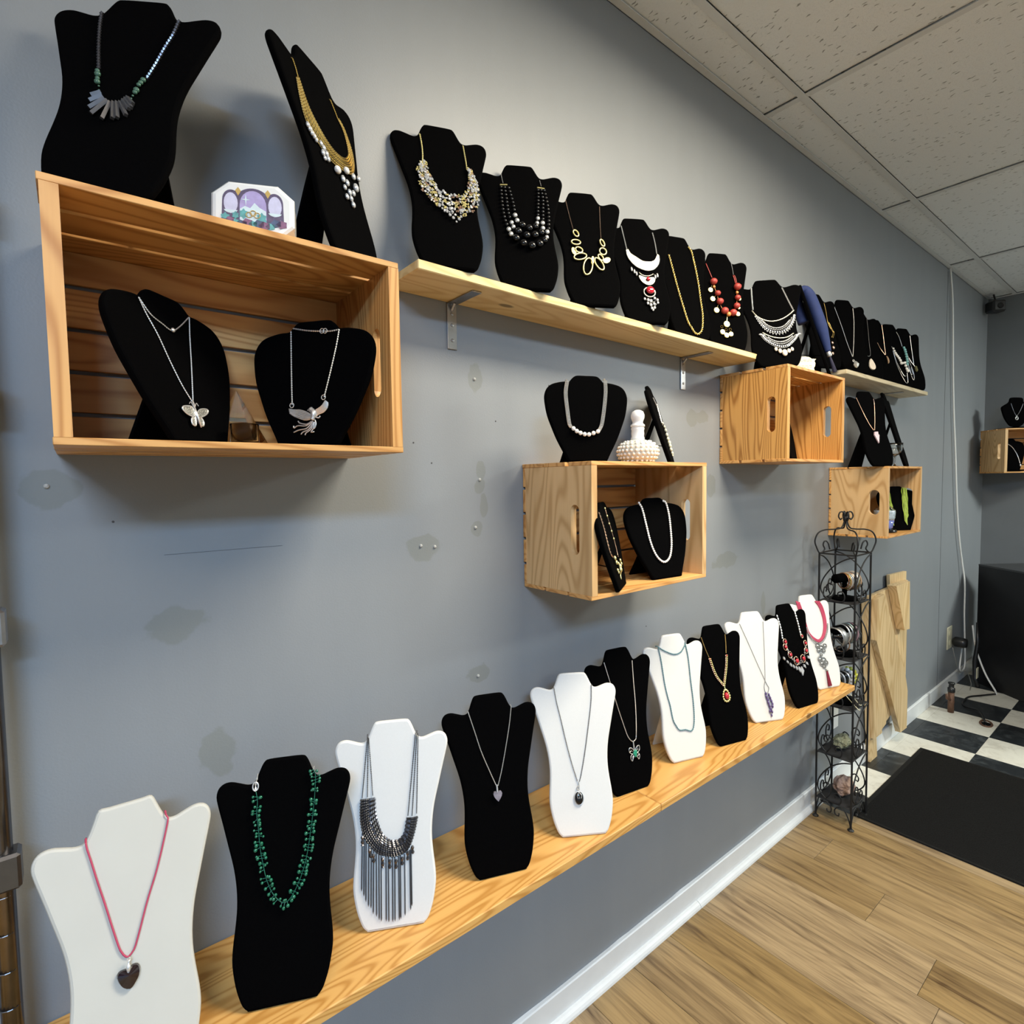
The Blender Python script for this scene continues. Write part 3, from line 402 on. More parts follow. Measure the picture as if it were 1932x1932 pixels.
# wall details: screw anchors left in the filler patches, a drawn line, a board seam
ANCH = simple('white_wall_anchor', (0.42, 0.42, 0.40), 0.5)
am = MB().lathe([(0.001, -.004), (.003, -.003), (.004, -.001), (.004, 0)], n=12, axis='Y'); am.tube([(-.002, -.0035, -.002), (.002, -.0035, .002)], .0006, 4)
am = am.mesh('wall_anchor', ANCH)
for x, z in ((.768, .247), (.778, .006), (.763, -.110), (.612, -.142), (.648, -.147), (.762, -.477), (-.030, .004)):
    place('wall_anchor', am, wall, (x, 0, z + ZO))
SCR = simple('pencil_line', (0.06, 0.06, 0.065), 0.7)
MB().box((.118, -.0004, -.116 + ZO), (.312, .001, -.1155 + ZO)).build('pencil_line', SCR, wall).rotation_euler = (0, 0, 0)
sm = simple('dark_seam_line', (0.07, 0.075, 0.08), 0.7)  # dark line of the joint between the wall boards
MB().box((4.585, -.001, .09), (4.589, .001, CEIL - .02)).build('board_seam', sm, wall)
# tiny nail holes
nh = MB().lathe([(.0008, -.0006), (.002, -.0004), (.002, .001)], n=8, axis='Y').mesh('nail_hole', SCR)
for x, z in ((1.01, .255), (.565, .145), (.83, .15), (.645, .045), (.34, .07), (.05, -.055), (1.42, -.47), (.6, .09)): place('nail_hole', nh, wall, (x, 0, z + ZO))
# baseboard, quarter round, floor
def wavy_base():
    mb = MB(); xs = [X0 + (X1 - X0) * i / 160 for i in range(161)]; prof = []
    for x in xs:
        w = .0014 * math.sin(x * 9.1) + .001 * math.sin(x * 23.7) + (.006 * max(0, 1 - abs(x - 1.287) / .02)) + .004 * max(0, 1 - abs(x - 1.62) / .03)
        prof.append(w)
    for x, w in zip(xs, prof): mb.v += [(x, -.012, 0), (x, -.012, .088), (x, -.009, .091), (x, 0, .091 + max(0, w))]
    for i in range(160):
        for k in range(3): a = i * 4 + k; mb.f.append((a, a + 4, a + 5, a + 1))
    return mb
bb = struct(wavy_base().build('baseboard_back', TRIMW))
def quarter(x0, x1, name):
    p = [(-.012, 0), (-.012, .020)] + [(-.012 - .019 * math.sin(q), .001 + .019 * math.cos(q)) for q in (0.0, .4, .8, 1.2, 1.57)] + [(-.031, 0)]
    return struct(MB().plate(p, x0, x1, 'YZ').build(name, TRIMW))
quarter(X0, 1.688, 'trim_1'); quarter(1.690, 2.70, 'trim_2')
struct(MB().box((X1 - .012, Y1, 0), (X1, -.02, .091)).build('baseboard_right', TRIMW))
FLOORD = simple('dark_subfloor', (0.05, 0.035, 0.02), 0.8)
fl = struct(MB().box((X0 - .1, Y1 - .1, -.06), (X1 + .1, .02, -.0062)).build('floor', FLOORD))
# laminate planks run out from the wall; joints recessed by a hair
pm = {}
def plank(x, y0, y1, w):
    key = (round(y1 - y0, 3), round(w, 3))
    if key not in pm: pm[key] = MB().bbox((.0006, .0006, -.006), (w - .0006, y1 - y0 - .0006, 0), .0007).mesh('plank', LAM)
    place('plank', pm[key], fl, (x, y0, 0))
r2 = random.Random(3); x = 1.885 - .19 * 19
k = 0
JO = {1.885: -.622, 2.075: -.42}
while x < 2.69:
    w = min(.19, 2.70 - x); j0 = JO.get(round(x, 3), -r2.uniform(.1, 1.2)); top = -.012
    ys = [top]; y = j0
    while y > Y1: ys.append(y); y -= 1.2
    ys.append(Y1)
    for a, b in zip(ys, ys[1:]): plank(x, b, a, w)
    x += .19; k += 1
# chequered vinyl tiles, 305 mm
tw = MB().bbox((.0003, .0003, -.006), (.3047, .3047, -.0012), .0005).mesh('tile', TILE_W); tb = MB().bbox((.0003, .0003, -.006), (.3047, .3047, -.0012), .0005).mesh('tile', TILE_B)
for i in range(-4, 7):
    for j in range(0, 15):
        xx = 3.818 + .3025 * i; yy = -.060 - .305 * j
        if xx + .305 < 2.70: continue
        par = (i + j) % 2 == 0          # tile at x 3.818, first row: black
        ox = xx; me = tb if par else tw
        o = place('tile', me, fl, (ox, yy - .305, 0))
        if ox < 2.70: o.scale.x = (ox + .305 - 2.70) / .305; o.location.x = 2.70
        if ox + .305 > X1: o.scale.x = (X1 - ox) / .305
    # sliver row against the wall
    xx = 3.818 + .3025 * i; me = tb if i % 2 == 0 else tw
    if xx + .305 > 2.70:
        o = place('tile', me, fl, (max(xx, 2.70), -.060, 0)); o.scale.y = .055 / .305
        if xx < 2.70: o.scale.x = (xx + .305 - 2.70) / .305
        if xx + .305 > X1: o.scale.x = (X1 - xx) / .305
# entrance mat with pressed ribs
mm = MB(); n = 110; xa, xb, ya, yb = 2.70, 3.665, -2.4, -.155
mm.box((xa, ya, 0), (xb, yb, .006))
for i in range(n):
    x = xa + .012 + (xb - xa - .024) * i / n; mm.add([(x, ya + .02, .006), (x + .006, ya + .02, .006), (x + .003, ya + .02, .0095), (x, yb - .02, .006), (x + .006, yb - .02, .006), (x + .003, yb - .02, .0095)], [(0, 1, 2), (3, 5, 4), (0, 3, 4, 1), (1, 4, 5, 2), (2, 5, 3, 0)])
tag(mm.build('floor_mat', MAT_M), 'black ribbed entrance mat lying on the chequered tiles', 'floor mat')

# dropped ceiling: slab above, panels, exposed grid, wall angle
ce = struct(MB().box((X0 - .1, Y1 - .1, CEIL + .05), (X1 + .1, .1, CEIL + .15)).build('ceiling', CTILE))
gx = [2.115 + 1.218 * i for i in range(-4, 4)]; gx = [X0] + [g for g in gx if X0 < g < X1] + [X1]
gy = [0, -.158] + [-.158 - .61 * i for i in range(1, 9)] + [Y1]; gy = [g for g in gy if g >= Y1]
pmesh = {}; LAMPS = []; LAMPL = ['dim warm ceiling panel on the window side', 'bluish ceiling panel added to stand in for daylight, deep in the shop', 'warm lit ceiling panel above the pine shelf', 'bright lit ceiling panel by the far counter']
def is_lamp(xa, xb, ya, yb): return any(xa < t[0] < xb and yb < t[1] < ya for t in TROFFERS)
LAMPM = simple('lamp_diffuser', (0.9, 0.87, 0.8), 0.5); LAMPM.node_tree.nodes['Principled BSDF'].inputs['Emission Color'].default_value = (1, .87, .68, 1); LAMPM.node_tree.nodes['Principled BSDF'].inputs['Emission Strength'].default_value = 2.5
for xa, xb in zip(gx, gx[1:]):
    for ya, yb in zip(gy, gy[1:]):
        if is_lamp(xa, xb, ya, yb):
            f = MB().box((xa + .012, yb + .012, CEIL + .004), (xb - .012, ya - .012, CEIL + .012)).build('ceiling_light', LAMPM)
            tag(f, LAMPL[len(LAMPS)], 'ceiling light', 'lit ceiling panels'); LAMPS.append(f); continue
        key = (round(xb - xa, 3), round(ya - yb, 3))
        if key not in pmesh: pmesh[key] = MB().bbox((.010, .010, 0), (key[0] - .010, key[1] - .010, .014), .002).mesh('ceiling_panel', CTILE)
        place('ceiling_panel', pmesh[key], ce, (xa, yb, CEIL + .0065))
for y in gy[1:-1]: MB().box((X0, y - .012, CEIL - .002), (X1, y + .012, CEIL + .0005)).build('grid_bar', CGRID, ce)
for x in gx[1:-1]: MB().box((x - .012, Y1, CEIL - .0015), (x + .012, 0, CEIL + .0006)).build('grid_bar', CGRID, ce)
MB().box((X0, -.024, CEIL - .0025), (X1, 0, CEIL)).box((X0, -.002, CEIL - .0025), (X1, 0, CEIL + .02)).build('wall_angle', CGRID, ce)
MB().box((X1 - .024, Y1, CEIL - .0025), (X1, 0, CEIL)).build('wall_angle', CGRID, ce)

# ---------------------------------------------------------------- wooden crates
def stadium(cy, cz, w, h, n=20):
    r = w / 2; pts = []
    for i in range(n): 
        q = 2 * math.pi * (i + .5) / n; pts.append((cy + r * math.cos(q), cz + (h / 2 - r) * (1 if math.sin(q) > 0 else -1) + r * math.sin(q)))
    return pts
def end_panel(x0, x1, D, z0, z1, cy, cz, w, h, name, mat, root):
    """solid end board with a slotted hand hole (in the y-z plane)"""
    n = 24; inner = stadium(cy, cz, w, h, n); outer = []
    for (a, b) in inner:
        dy, dz = a - cy, b - cz; t = 1e9
        # project radially onto the rectangle
        if dy > 1e-9: t = min(t, (0 - cy) / dy)
        if dy < -1e-9: t = min(t, (-D - cy) / dy)
        if dz > 1e-9: t = min(t, (z1 - cz) / dz)
        if dz < -1e-9: t = min(t, (z0 - cz) / dz)
        outer.append((cy + dy * t, cz + dz * t))
    cor = [(0, z1), (-D, z1), (-D, z0), (0, z0)]
    for c in cor:
        i = min(range(n), key=lambda k: (outer[k][0] - c[0]) ** 2 + (outer[k][1] - c[1]) ** 2); outer[i] = c
    mb = MB(); A = lambda x, L: [(x, p[0], p[1]) for p in L]
    mb.v = A(x0, inner) + A(x0, outer) + A(x1, inner) + A(x1, outer)
    for i in range(n):
        j = (i + 1) % n
        mb.f += [(i, j, n + j, n + i), (2 * n + i, 3 * n + i, 3 * n + j, 2 * n + j), (i, 2 * n + i, 2 * n + j, j), (n + i, n + j, 3 * n + j, 3 * n + i)]
    return mb.build(name, mat, root)
STAPLE = simple('staple_steel', (0.3, 0.28, 0.26), 0.4, 1.0)
def crate(label, m, L=.457, D=.241, H=.318, endm=CRATE_Z, slatm=CRATE_X, hole=(.028, .118), nb=5):
    t = thing('wooden_crate', label, 'crate', m); T = .0185; s = .0095
    for x0 in (0, L - T): end_panel(x0, x0 + T, D - s, s, H - s, -(D - s) * .77, H * .5, hole[0], hole[1], 'end_panel', endm, t).location = (0, -s, 0)
    jr = random.Random(sum(map(ord, label)))
    # three slats above, three below, along the depth
    w3 = (D - .020) / 3
    for zz in (0, H - s):
        y = 0
        for i in range(3):
            ex = jr.uniform(-.0015, .0015)
            MB().bbox((-.001 + ex, -(y + w3), zz), (L + .001 + ex, -y, zz + s), .0008).build('slat', slatm, t); y += w3 + .010
    # slats across the back, against the wall
    wb = (H - .006 * (nb - 1)) / nb; z = 0
    for i in range(nb):
        ex = jr.uniform(-.001, .001)
        MB().bbox((-.001 + ex, -s, z + (s if i == 0 else 0) + .0004), (L + ex, -.0005, z + wb - (s if i == nb - 1 else 0) - .0004), .0008).build('slat', slatm, t)
        z += wb + .006
    return t
def M3(loc, rz=0, ry=0): return Matrix.Translation(loc) @ Matrix.Rotation(rz, 4, 'Z') @ Matrix.Rotation(ry, 4, 'Y')
crate('open wooden crate high on the wall with butterfly and phoenix necklaces inside', at(-.0141, -.001, .0525 + ZO), L=.462)
crate('pale wooden crate fixed below the pine shelf, holding a pearl necklace', at(.9144, -.001, -.2743 + ZO), L=.4597, endm=CRATE2_Z)
crate('striped orange wooden crate at the end of the upper pine shelf, nearly empty', at(1.844, -.001, .0523 + ZO), endm=CRATE4_Z)
crate('knotty wooden crate holding the lime green necklace, above the iron tower', at(2.784, -.001, -.2762 + ZO), endm=CRATE2_Z, hole=(.043, .11))
crate('wooden crate set diagonally across the far room corner', M3((5.385, -.035, .006 + ZO), -math.pi / 4), endm=CRATE2_Z)

# ---------------------------------------------------------------- shelf boards and brackets
def board(name, x0, x1, d, z, th, mat, label, ry=0.0, skew=0.0):
    b = MB().bbox((0, -d, -th), (x1 - x0, 0, 0), .0018).build(name, mat); b.location = (x0, -.0015, z + ZO); b.rotation_euler = (0, ry, 0)
    return tag(b, label, 'shelf')
ry1 = .0108
board('shelf_board', .545, 1.868, .136, .4345, .019, SHELF_PALE, 'pale pine shelf board on two steel brackets, carrying six black busts', ry1)
board('shelf_board', 2.60, 3.70, .136, .456, .019, SHELF_GREY, 'greyish pine shelf board beyond the striped crate, carrying six black busts')
# the long lower shelf is two boards butted together
board('shelf_board', -.35, 1.147, .257, -.834, .020, SHELF_HONEY, 'honey coloured lower pine shelf board nearer the window, with a dark knot')
board('shelf_board', 1.1485, 2.408, .257, -.834, .020, SHELF_HONEY, 'honey coloured lower pine shelf board ending beside the iron tower')
def bracket(x, z, label, arm=.105, drop=.105):
    t = thing('shelf_bracket', label, 'bracket', at(x, -.001, z + ZO))
    MB().bbox((-.0125, -.003, -drop), (.0125, 0, 0), .0006).build('wall_plate', STEEL, t)
    MB().bbox((-.0125, -arm, -.003), (.0125, 0, -.0003), .0006).build('shelf_arm', STEEL, t)
    MB().tube([(0, -.003, -.016), (0, -.016, -.003)], .004, 6).build('gusset', STEEL, t)
    for zz in (-.025, -.05, -.085): MB().lathe([(.0012, -.0052), (.0036, -.0045), (.0042, -.003)], (0, 0, zz), 10, 'Y').build('screw', STEEL, t)
bracket(.706, .4135, 'steel corner bracket under the start of the pale pine shelf')
bracket(1.615, .4035, 'steel corner bracket under the far end of the pale pine shelf')
bracket(3.412, .4365, 'dark steel bracket under the greyish shelf board')
# ---------------------------------------------------------------- display busts
OUT_A = [(0, .364), (.0265, .3635), (.034, .360), (.0395, .350), (.045, .337), (.051, .3285), (.060, .327), (.073, .331), (.086, .3345), (.0975, .333), (.105, .326), (.1075, .314), (.104, .298), (.0965, .272), (.087, .238), (.0775, .203), (.0725, .173), (.071, .146), (.0725, .12), (.0755, .09), (.0755, .066), (.070, .037), (.0635, .018), (.0585, .008), (.0525, .0022), (.046, 0), (0, 0)]
OUT_B = [(0, .2115), (.024, .2113), (.033, .208), (.040, .2015), (.046, .196), (.060, .1955), (.078, .1925), (.094, .187), (.105, .176), (.1105, .160), (.1095, .14), (.104, .112), (.093, .083), (.080, .053), (.062, .020), (.053, .003), (.047, 0), (0, 0)]
OUT_C = [(0, .112), (.022, .111), (.028, .106), (.030, .098), (.036, .092), (.052, .084), (.063, .076), (.060, .062), (.050, .040), (.034, .020), (.020, .010), (0, .008)]
SHARP = [(0, .366), (.020, .366), (.0325, .3655)] + OUT_A[3:]
def smooth_outline(half):
    full = [(x, z) for x, z in half] + [(-x, z) for x, z in half[-2:0:-1]]
    out = []
    n = len(full)
    for i in range(n):
        a, b, c, d = (Vector(full[(i + k) % n]) for k in (-1, 0, 1, 2))
        flat = abs(b.y) < 1e-6 and abs(c.y) < 1e-6
        m = 1 if flat else 3
        for k in range(m):
            t = k / m
            p = 0.5 * ((2 * b) + (c - a) * t + (2 * a - 5 * b + 4 * c - d) * t * t + (3 * b - a - 3 * c + d) * t ** 3); out.append((p.x, max(p.y, 0.0)))
    return out
def board_mesh(half, s, th, mat):
    o = [Vector((x * s, z * s)) for x, z in smooth_outline(half)]; n = len(o)
    nr = []
    for i in range(n):
        t = (o[(i + 1) % n] - o[i - 1]); nr.append(Vector((t.y, -t.x)).normalized())
    # outward orientation
    if sum((o[i] - Vector((0, .18 * s))).dot(nr[i]) for i in range(n)) < 0: nr = [-k for k in nr]
    mb = MB(); prof = [(.0042, -th / 2), (.0012, -th / 2 + .0014), (0, -th / 2 + .004), (0, th / 2 - .003), (.0015, th / 2)]
    for ins, y in prof:
        mb.v += [((o[i] - nr[i] * ins).x, y, max((o[i] - nr[i] * ins).y, 0.0)) for i in range(n)]
    L = len(prof)
    for j in range(L - 1):
        for i in range(n): k = (i + 1) % n; mb.f.append((j * n + i, j * n + k, (j + 1) * n + k, (j + 1) * n + i))
    mb.f.append(tuple(range(n))); mb.f.append(tuple((L - 1) * n + i for i in range(n - 1, -1, -1)))
    return mb.mesh('board', mat)
def frame(k):
    x, y, yw, tl, s, z = P[k]
    return Matrix.Translation((x, y, z)) @ Matrix.Rotation(yw, 4, 'Z') @ Matrix.Rotation(-tl, 4, 'X')
def bust(k, label, mat=BLACK, half=OUT_A, legd=None, th=.011, group=None, legw=.034):
    x, y, yw, tl, s, z = P[k]
    t = thing('necklace_bust', label, 'display bust', frame(k), group)
    place('board', board_mesh(half, s, th, mat), t)
    top = max(h for _, h in half) * s
    def loc(yv, zv): return Vector((0, yv * math.cos(tl) - zv * math.sin(tl), yv * math.sin(tl) + zv * math.cos(tl)))
    hinge = Vector((0, th / 2 + .0015, top * .60)); d = legd if legd else top * .42
    foot = loc(d, .0008)
    ax = Vector((1, 0, 0)); dn = foot - hinge; nn = ax.cross(dn).normalized() * .0022
    lm = MB(); vs = []
    for p, w in ((hinge, legw * .62), (hinge.lerp(foot, .35), legw * .85), (foot, legw * 1.15)):
        vs += [p - ax * w * s - nn, p + ax * w * s - nn, p + ax * w * s + nn, p - ax * w * s + nn]
    lm.add(vs, [(0, 1, 2, 3), (8, 11, 10, 9)] + [(a + i, a + 4 + i, a + 4 + (i + 1) % 4, a + (i + 1) % 4) for a in (0, 4) for i in range(4)])
    lm.build('easel_leg', mat, t)
    hb = MB(); hb.tube([hinge - ax * legw * .6 * s, hinge + ax * legw * .6 * s], .0024, 6); hb.build('hinge', mat, t)
    # folding strut between leg and board
    a = hinge.lerp(foot, .55); b_ = Vector((0, th / 2, top * .24))
    MB().tube([a, b_], .0012, 4).build('strut', mat, t)
    return t
ROWS = 'busts on the long lower shelf'; ROWU = 'busts on the pale upper shelf'; ROWG = 'busts on the greyish shelf'
bust('L1', 'ivory bust with sharp cut neck and red cord at the start of the lower shelf', IVORY, SHARP, .125, group=ROWS)
bust('L2', 'black velvet bust wearing the green beaded vine necklace', legd=.13, group=ROWS)
bust('L3', 'white bust wearing the dark fringed chain bib', WHITE, legd=.12, group=ROWS)
bust('L4', 'black velvet bust with a small grey heart pendant on the lower shelf', legd=.13, group=ROWS)
bust('L5', 'white bust wearing the oval black stone pendant', WHITE, legd=.14, group=ROWS)
bust('L6', 'black velvet bust wearing the green butterfly pendant', legd=.12, group=ROWS)
bust('L7', 'white bust wearing the double looped teal bead strand', WHITE, legd=.12, group=ROWS)
bust('L8', 'black velvet bust wearing the gold chain with ruby drop', legd=.13, group=ROWS)
bust('L9', 'white bust wearing the thin chain with violet crystal cluster', WHITE, legd=.13, group=ROWS)
bust('L10', 'black velvet bust wearing the red and clear jewelled bib', legd=.14, group=ROWS)
bust('L11', 'white bust wearing the crimson cord with burgundy tassel', WHITE, legd=.13, group=ROWS)
bust('T1', 'big black velvet bust on top of the high crate, wearing grey bar beads', legd=.13)
bust('T2', 'black velvet bust seen edge on atop the high crate, wearing gold chains', legd=.125)
bust('T3', 'black velvet bust wearing the golden flower cluster bib', legd=.10, group=ROWU)
bust('T4', 'black velvet bust wearing three strands of black beads', legd=.10, group=ROWU)
bust('T5', 'black velvet bust wearing the pale gold oval loops', legd=.11, group=ROWU)
bust('T6', 'black velvet bust wearing the silver crescent with red stones', legd=.10, group=ROWU)
bust('T7', 'black velvet bust wearing the twisted gold rope', legd=.09, group=ROWU)
bust('T8', 'black velvet bust wearing the coral beads with coins', legd=.085, group=ROWU)
bust('T9', 'black velvet bust wearing the tiered silver bib, on the striped crate', legd=.17)
bust('T10', 'black velvet bust seen edge on atop the striped crate, draped in blue cloth', legd=.13)
bust('T11', 'black velvet bust half hidden behind the blue cloth, on the greyish shelf', legd=.085, group=ROWG)
bust('T12', 'black velvet bust wearing the faceted silver drop', legd=.10, group=ROWG)
bust('T13', 'black velvet bust wearing the cream teardrop stone', legd=.085, group=ROWG)
bust('T14', 'black velvet bust wearing the brown horn crescent', legd=.085, group=ROWG)
bust('T16', 'black velvet bust wearing pearls with draped silver chains', legd=.085, group=ROWG)
bust('T15', 'black velvet bust at the far end of the greyish shelf, with an olive stone', legd=.10, group=ROWG)
bust('D5', 'black velvet bust on the knotty crate wearing a pink arrowhead', legd=.14)
bust('D5b', 'black velvet bust seen edge on behind the wine glass on the knotty crate', legd=.13)
bust('C1a', 'black rounded bust inside the high crate wearing the silver butterfly', half=OUT_B, legd=.085)
bust('C1b', 'black rounded bust inside the high crate wearing the silver phoenix', half=OUT_B, legd=.07)
bust('D3', 'black rounded bust on the pale crate wearing silver chains with balls', half=OUT_B, legd=.085)
bust('D3b', 'black rounded bust inside the pale crate wearing a white pearl strand', half=OUT_B, legd=.10)
bust('CB3', 'black rounded bust seen edge on inside the pale crate, with a leaf chain', half=OUT_B, legd=.085)
bust('D3c', 'black rounded bust seen edge on beside the hobnail bottle', half=OUT_B, legd=.10)
bust('CB5', 'black rounded bust inside the knotty crate wearing lime green strands', half=OUT_B, legd=.085)
P['C4'] = [2.14, -.13, .25, .25, .95, .0618 + ZO + .0005]
bust('C4', 'black rounded bust seen edge on inside the striped crate', half=OUT_B, legd=.07)

# ---------------------------------------------------------------- necklaces
FO = -.0075
def G(k, n, off=FO): return [Vector((p[0] * 1e-4, off, p[1] * 1e-4)) for p in T[k][n]]
def R(k, n): return [p[2] * 1e-4 for p in T[k][n]]
def neck(k, label, group=None): return thing('necklace', label, 'necklace', frame(k), group)
def chain(t, k, keys, r, mat, name='chain', style='link', step=None, close=False, n=4, off=FO):
    ob = None
    for key in ([keys] if isinstance(keys, str) else keys):   # every strand is a part of its own
        pts = G(k, key, off) if isinstance(key, str) else key
        q = cr(pts, step or (r * 1.5 if style == 'link' else .004))
        ob = MB().tube(q, [r * (1.15 if i % 2 else .55) for i in range(len(q))] if style == 'link' else r, n).build(name, mat, t, smooth=style != 'link')
    return ob
def over(t, k, pts, mat, r, name='clasp_chain'):
    """short run of chain over the bust's edge to its back"""
    mb = MB()
    for p in pts: mb.tube([p, p + Vector((0, .004, .004)), p + Vector((0, .014, .003))], r, 4)
    return mb.build(name, mat, t)
def balls(t, pts, rs, mat, name='bead', sq=(1, .8, 1), nu=8, nv=6, off=0.0, joined=False):
    if joined:
        mb = MB()
        for p, r in zip(pts, rs): mb.ball(p + Vector((0, off - r * .5, 0)), r, nu, nv, sq)
        return stuff(mb.build(name, mat, t, True))
    base = MB().ball((0, 0, 0), 1.0, nu, nv, sq).mesh(name, mat, True)
    for p, r in zip(pts, rs):
        o = place(name, base, t, p + Vector((0, off - r * .5, 0))); o.scale = (r, r, r)
def flat(t, name, poly, mat, th=.002, y=FO):
    return MB().plate([(p.x, p.z) for p in poly], y - th, y).build(name, mat, t)
def pair(L, d): return [Vector((p.x + d, p.y, p.z)) for p in L]
def between(a, b, n, m, jit=0.0, rnd=random):
    """n x m points spread over the strip between two lines"""
    A, B = even(a, n), even(b, n); out = []
    for p, q in zip(A, B):
        for j in range(m):
            f = (j + .5) / m + rnd.uniform(-jit, jit); out.append(p.lerp(q, f) + Vector((rnd.uniform(-jit, jit), 0, rnd.uniform(-jit, jit))) * .01)
    return out

# hematite bars (top of the high crate)
t = neck('T1', 'grey bar bead necklace with small green beads')
chain(t, 'T1', ['cl', 'cr'], .0024, HEMA, 'tube_beads', step=.003, n=6)
balls(t, G('T1', 'gl') + G('T1', 'gr'), [r * .8 for r in R('T1', 'gl') + R('T1', 'gr')], JADE, 'green_bead')
bp = G('T1', 'bars')
for a, b in zip(bp[::2], bp[1::2]): MB().tube([a - Vector((0, .002, 0)), b - Vector((0, .002, 0))], .0031, 4).build('bar_bead', HEMB, t)
over(t, 'T1', [G('T1', 'cl')[0], G('T1', 'cr')[0]], HEMA, .0022)
# many-stranded gold collar with crystal drops (seen edge on)
t = neck('T2', 'many stranded gold chain collar with hanging crystal cluster')
A, B = G('T2', 'inner'), G('T2', 'outer'); n = 40; EA, EB = even(A, n), even(B, n)
for j in range(7):
    f = j / 6; chain(t, 'T2', [[p.lerp(q, f) + Vector((0, -.001 * math.sin(f * 3.1), 0)) for p, q in zip(EA, EB)]], .0016, GOLD if j % 2 else DGOLD, 'strand', off=FO)
chain(t, 'T2', ['cl', 'cr'], .0011, GOLD, 'chain')
D = G('T2', 'drops'); DR = R('T2', 'drops')
balls(t, D[:11], DR[:11], CRYS, 'crystal', (1, .8, 1.3), 6, 4); balls(t, D[11:13], [r * .8 for r in DR[11:13]], PEARL, 'pearl'); balls(t, D[13:], DR[13:], CRYS, 'crystal', (1, .8, 1.3), 6, 4)
over(t, 'T2', [G('T2', 'cl')[0], G('T2', 'cr')[0]], GOLD, .001)
# flower cluster bib
t = neck('T3', 'wide bib of clustered gold and crystal flowers')
chain(t, 'T3', ['cl', 'cr'], .0016, PGOLD, 'chain'); over(t, 'T3', [G('T3', 'cl')[0], G('T3', 'cr')[0]], PGOLD, .0014)
rr = random.Random(5); pts = between(G('T3', 'inner'), G('T3', 'outer'), 46, 7, .09, rr)
mbs = [MB(), MB(), MB(), MB()]
for i, p in enumerate(pts):
    w = rr.choice((0, 0, 1, 1, 2, 3)) if abs(p.x) > .016 else rr.choice((1, 1, 1, 3, 0)); r = rr.uniform(.0021, .0038)
    if w in (0, 2):
        for q in range(4):
            a = q * 1.571 + rr.uniform(0, 1.5); mbs[w].ball(p + Vector((math.cos(a) * r * .8, -.001 - rr.uniform(0, .003), math.sin(a) * r * .8)), r * .62, 5, 3, (1, .6, 1))
    else: mbs[w].ball(p + Vector((0, -.002 - rr.uniform(0, .003), 0)), r, 5, 4, (1, .8, 1))
for mb, m, nm in zip(mbs, (PGOLD, CRYS, RGOLD, SILVER), ('gold_petals', 'crystals', 'rose_gold_petals', 'silver_beads')): stuff(mb.build(nm, m, t))
# three strands of black beads with silver accents
t = neck('T4', 'three strand black bead necklace with silver bead accents')
chain(t, 'T4', ['cl', 'cr'], .0009, STEEL); b4 = G('T4', 'bars')
for a, b in ((0, 1), (2, 3)): MB().tube([b4[a], b4[b]], .0017, 5).build('spacer_bar', PGOLD, t)
for key, n, r in (('s1', 11, .0034), ('s2', 9, .0034), ('s3', 7, .0034), ('s4', 8, .0034), ('s5', 9, .0034), ('s6', 11, .0036)):
    p = even(G('T4', key), n); balls(t, p, [r + .0007 * i / n for i in range(n)], ONYX, 'black_bead')
balls(t, G('T4', 'sil'), [r * .95 for r in R('T4', 'sil')], SILVER, 'silver_bead'); balls(t, G('T4', 'big'), R('T4', 'big'), ONYX, 'large_black_bead', nu=10)
# pale gold loops
t = neck('T5', 'pale gold necklace of open oval loops and leaves')
chain(t, 'T5', ['cl', 'cr'], .0009, RGOLD); lp = G('T5', 'loops'); kk = T['T5']['k']
spec = [(22, 36, .35), (42, 26, 0), (34, 28, -.5), (62, 32, .30), (40, 92, -.28), (32, 68, .40), (20, 34, .45), (32, 36, 0), (18, 38, .25)]
for p, (a, b, q) in zip(lp, spec):
    MB().ring(p - Vector((0, .002, 0)), a * kk, b * kk, .0021, q if a < b else q, 22, 6).build('loop', PGOLD, t, True)
for p, (a, b, q) in zip(lp[9:], [(20, 40, .15), (26, 40, -.9), (14, 46, -.2)]):
    MB().plate([(p.x + (a * kk * math.cos(u)) * math.cos(q) - b * kk * math.sin(u) * math.sin(q), p.z + a * kk * math.cos(u) * math.sin(q) + b * kk * math.sin(u) * math.cos(q)) for u in [i * .5236 for i in range(12)]], FO - .0022, FO - .0005).build('leaf', PGOLD, t)
# silver crescent with red stones
t = neck('T6', 'engraved silver crescent pendant with two red stones')
chain(t, 'T6', ['cl', 'cr'], .0017, SILVER); EMB = simple('embossed_pale_silver', (0.56, 0.53, 0.42), 0.38, 0.8, vary=.6, vscale=330, bmp=1.0)
flat(t, 'crescent', cr(G('T6', 'outer'), .004) + cr(G('T6', 'inner')[::-1], .004), EMB, .0022)
chain(t, 'T6', [[p - Vector((0, .0022, 0)) for p in G('T6', 'outer')]], .0009, SILVER, 'rim')
balls(t, G('T6', 'drops'), R('T6', 'drops'), SILVER, 'drop', (.7, .6, 1.7)); chain(t, 'T6', ['arc'], .0017, EMB, 'arc_link', 'solid')
flat(t, 'half_disc', cr(G('T6', 'half'), .004, True), EMB, .0025)
rd = G('T6', 'red'); rrr = R('T6', 'red'); balls(t, rd, [rrr[0] * .9, rrr[1] * .82], REDG, 'red_stone', (.95, .5, .9), 12, 8, -.002)
MB().ring(rd[1] - Vector((0, .001, .002)), rrr[1] * 1.05, rrr[1] * .98, .0024, 0, 20, 5).build('stone_setting', EMB, t, True)
balls(t, G('T6', 'low'), R('T6', 'low'), SILVER, 'charm', (.9, .5, 1.1), 6, 4)
mb = MB(); 
for a, b in zip(G('T6', 'low'), G('T6', 'low')[1:]): mb.tube([a, b], .0008, 4)
mb.build('charm_links', SILVER, t)
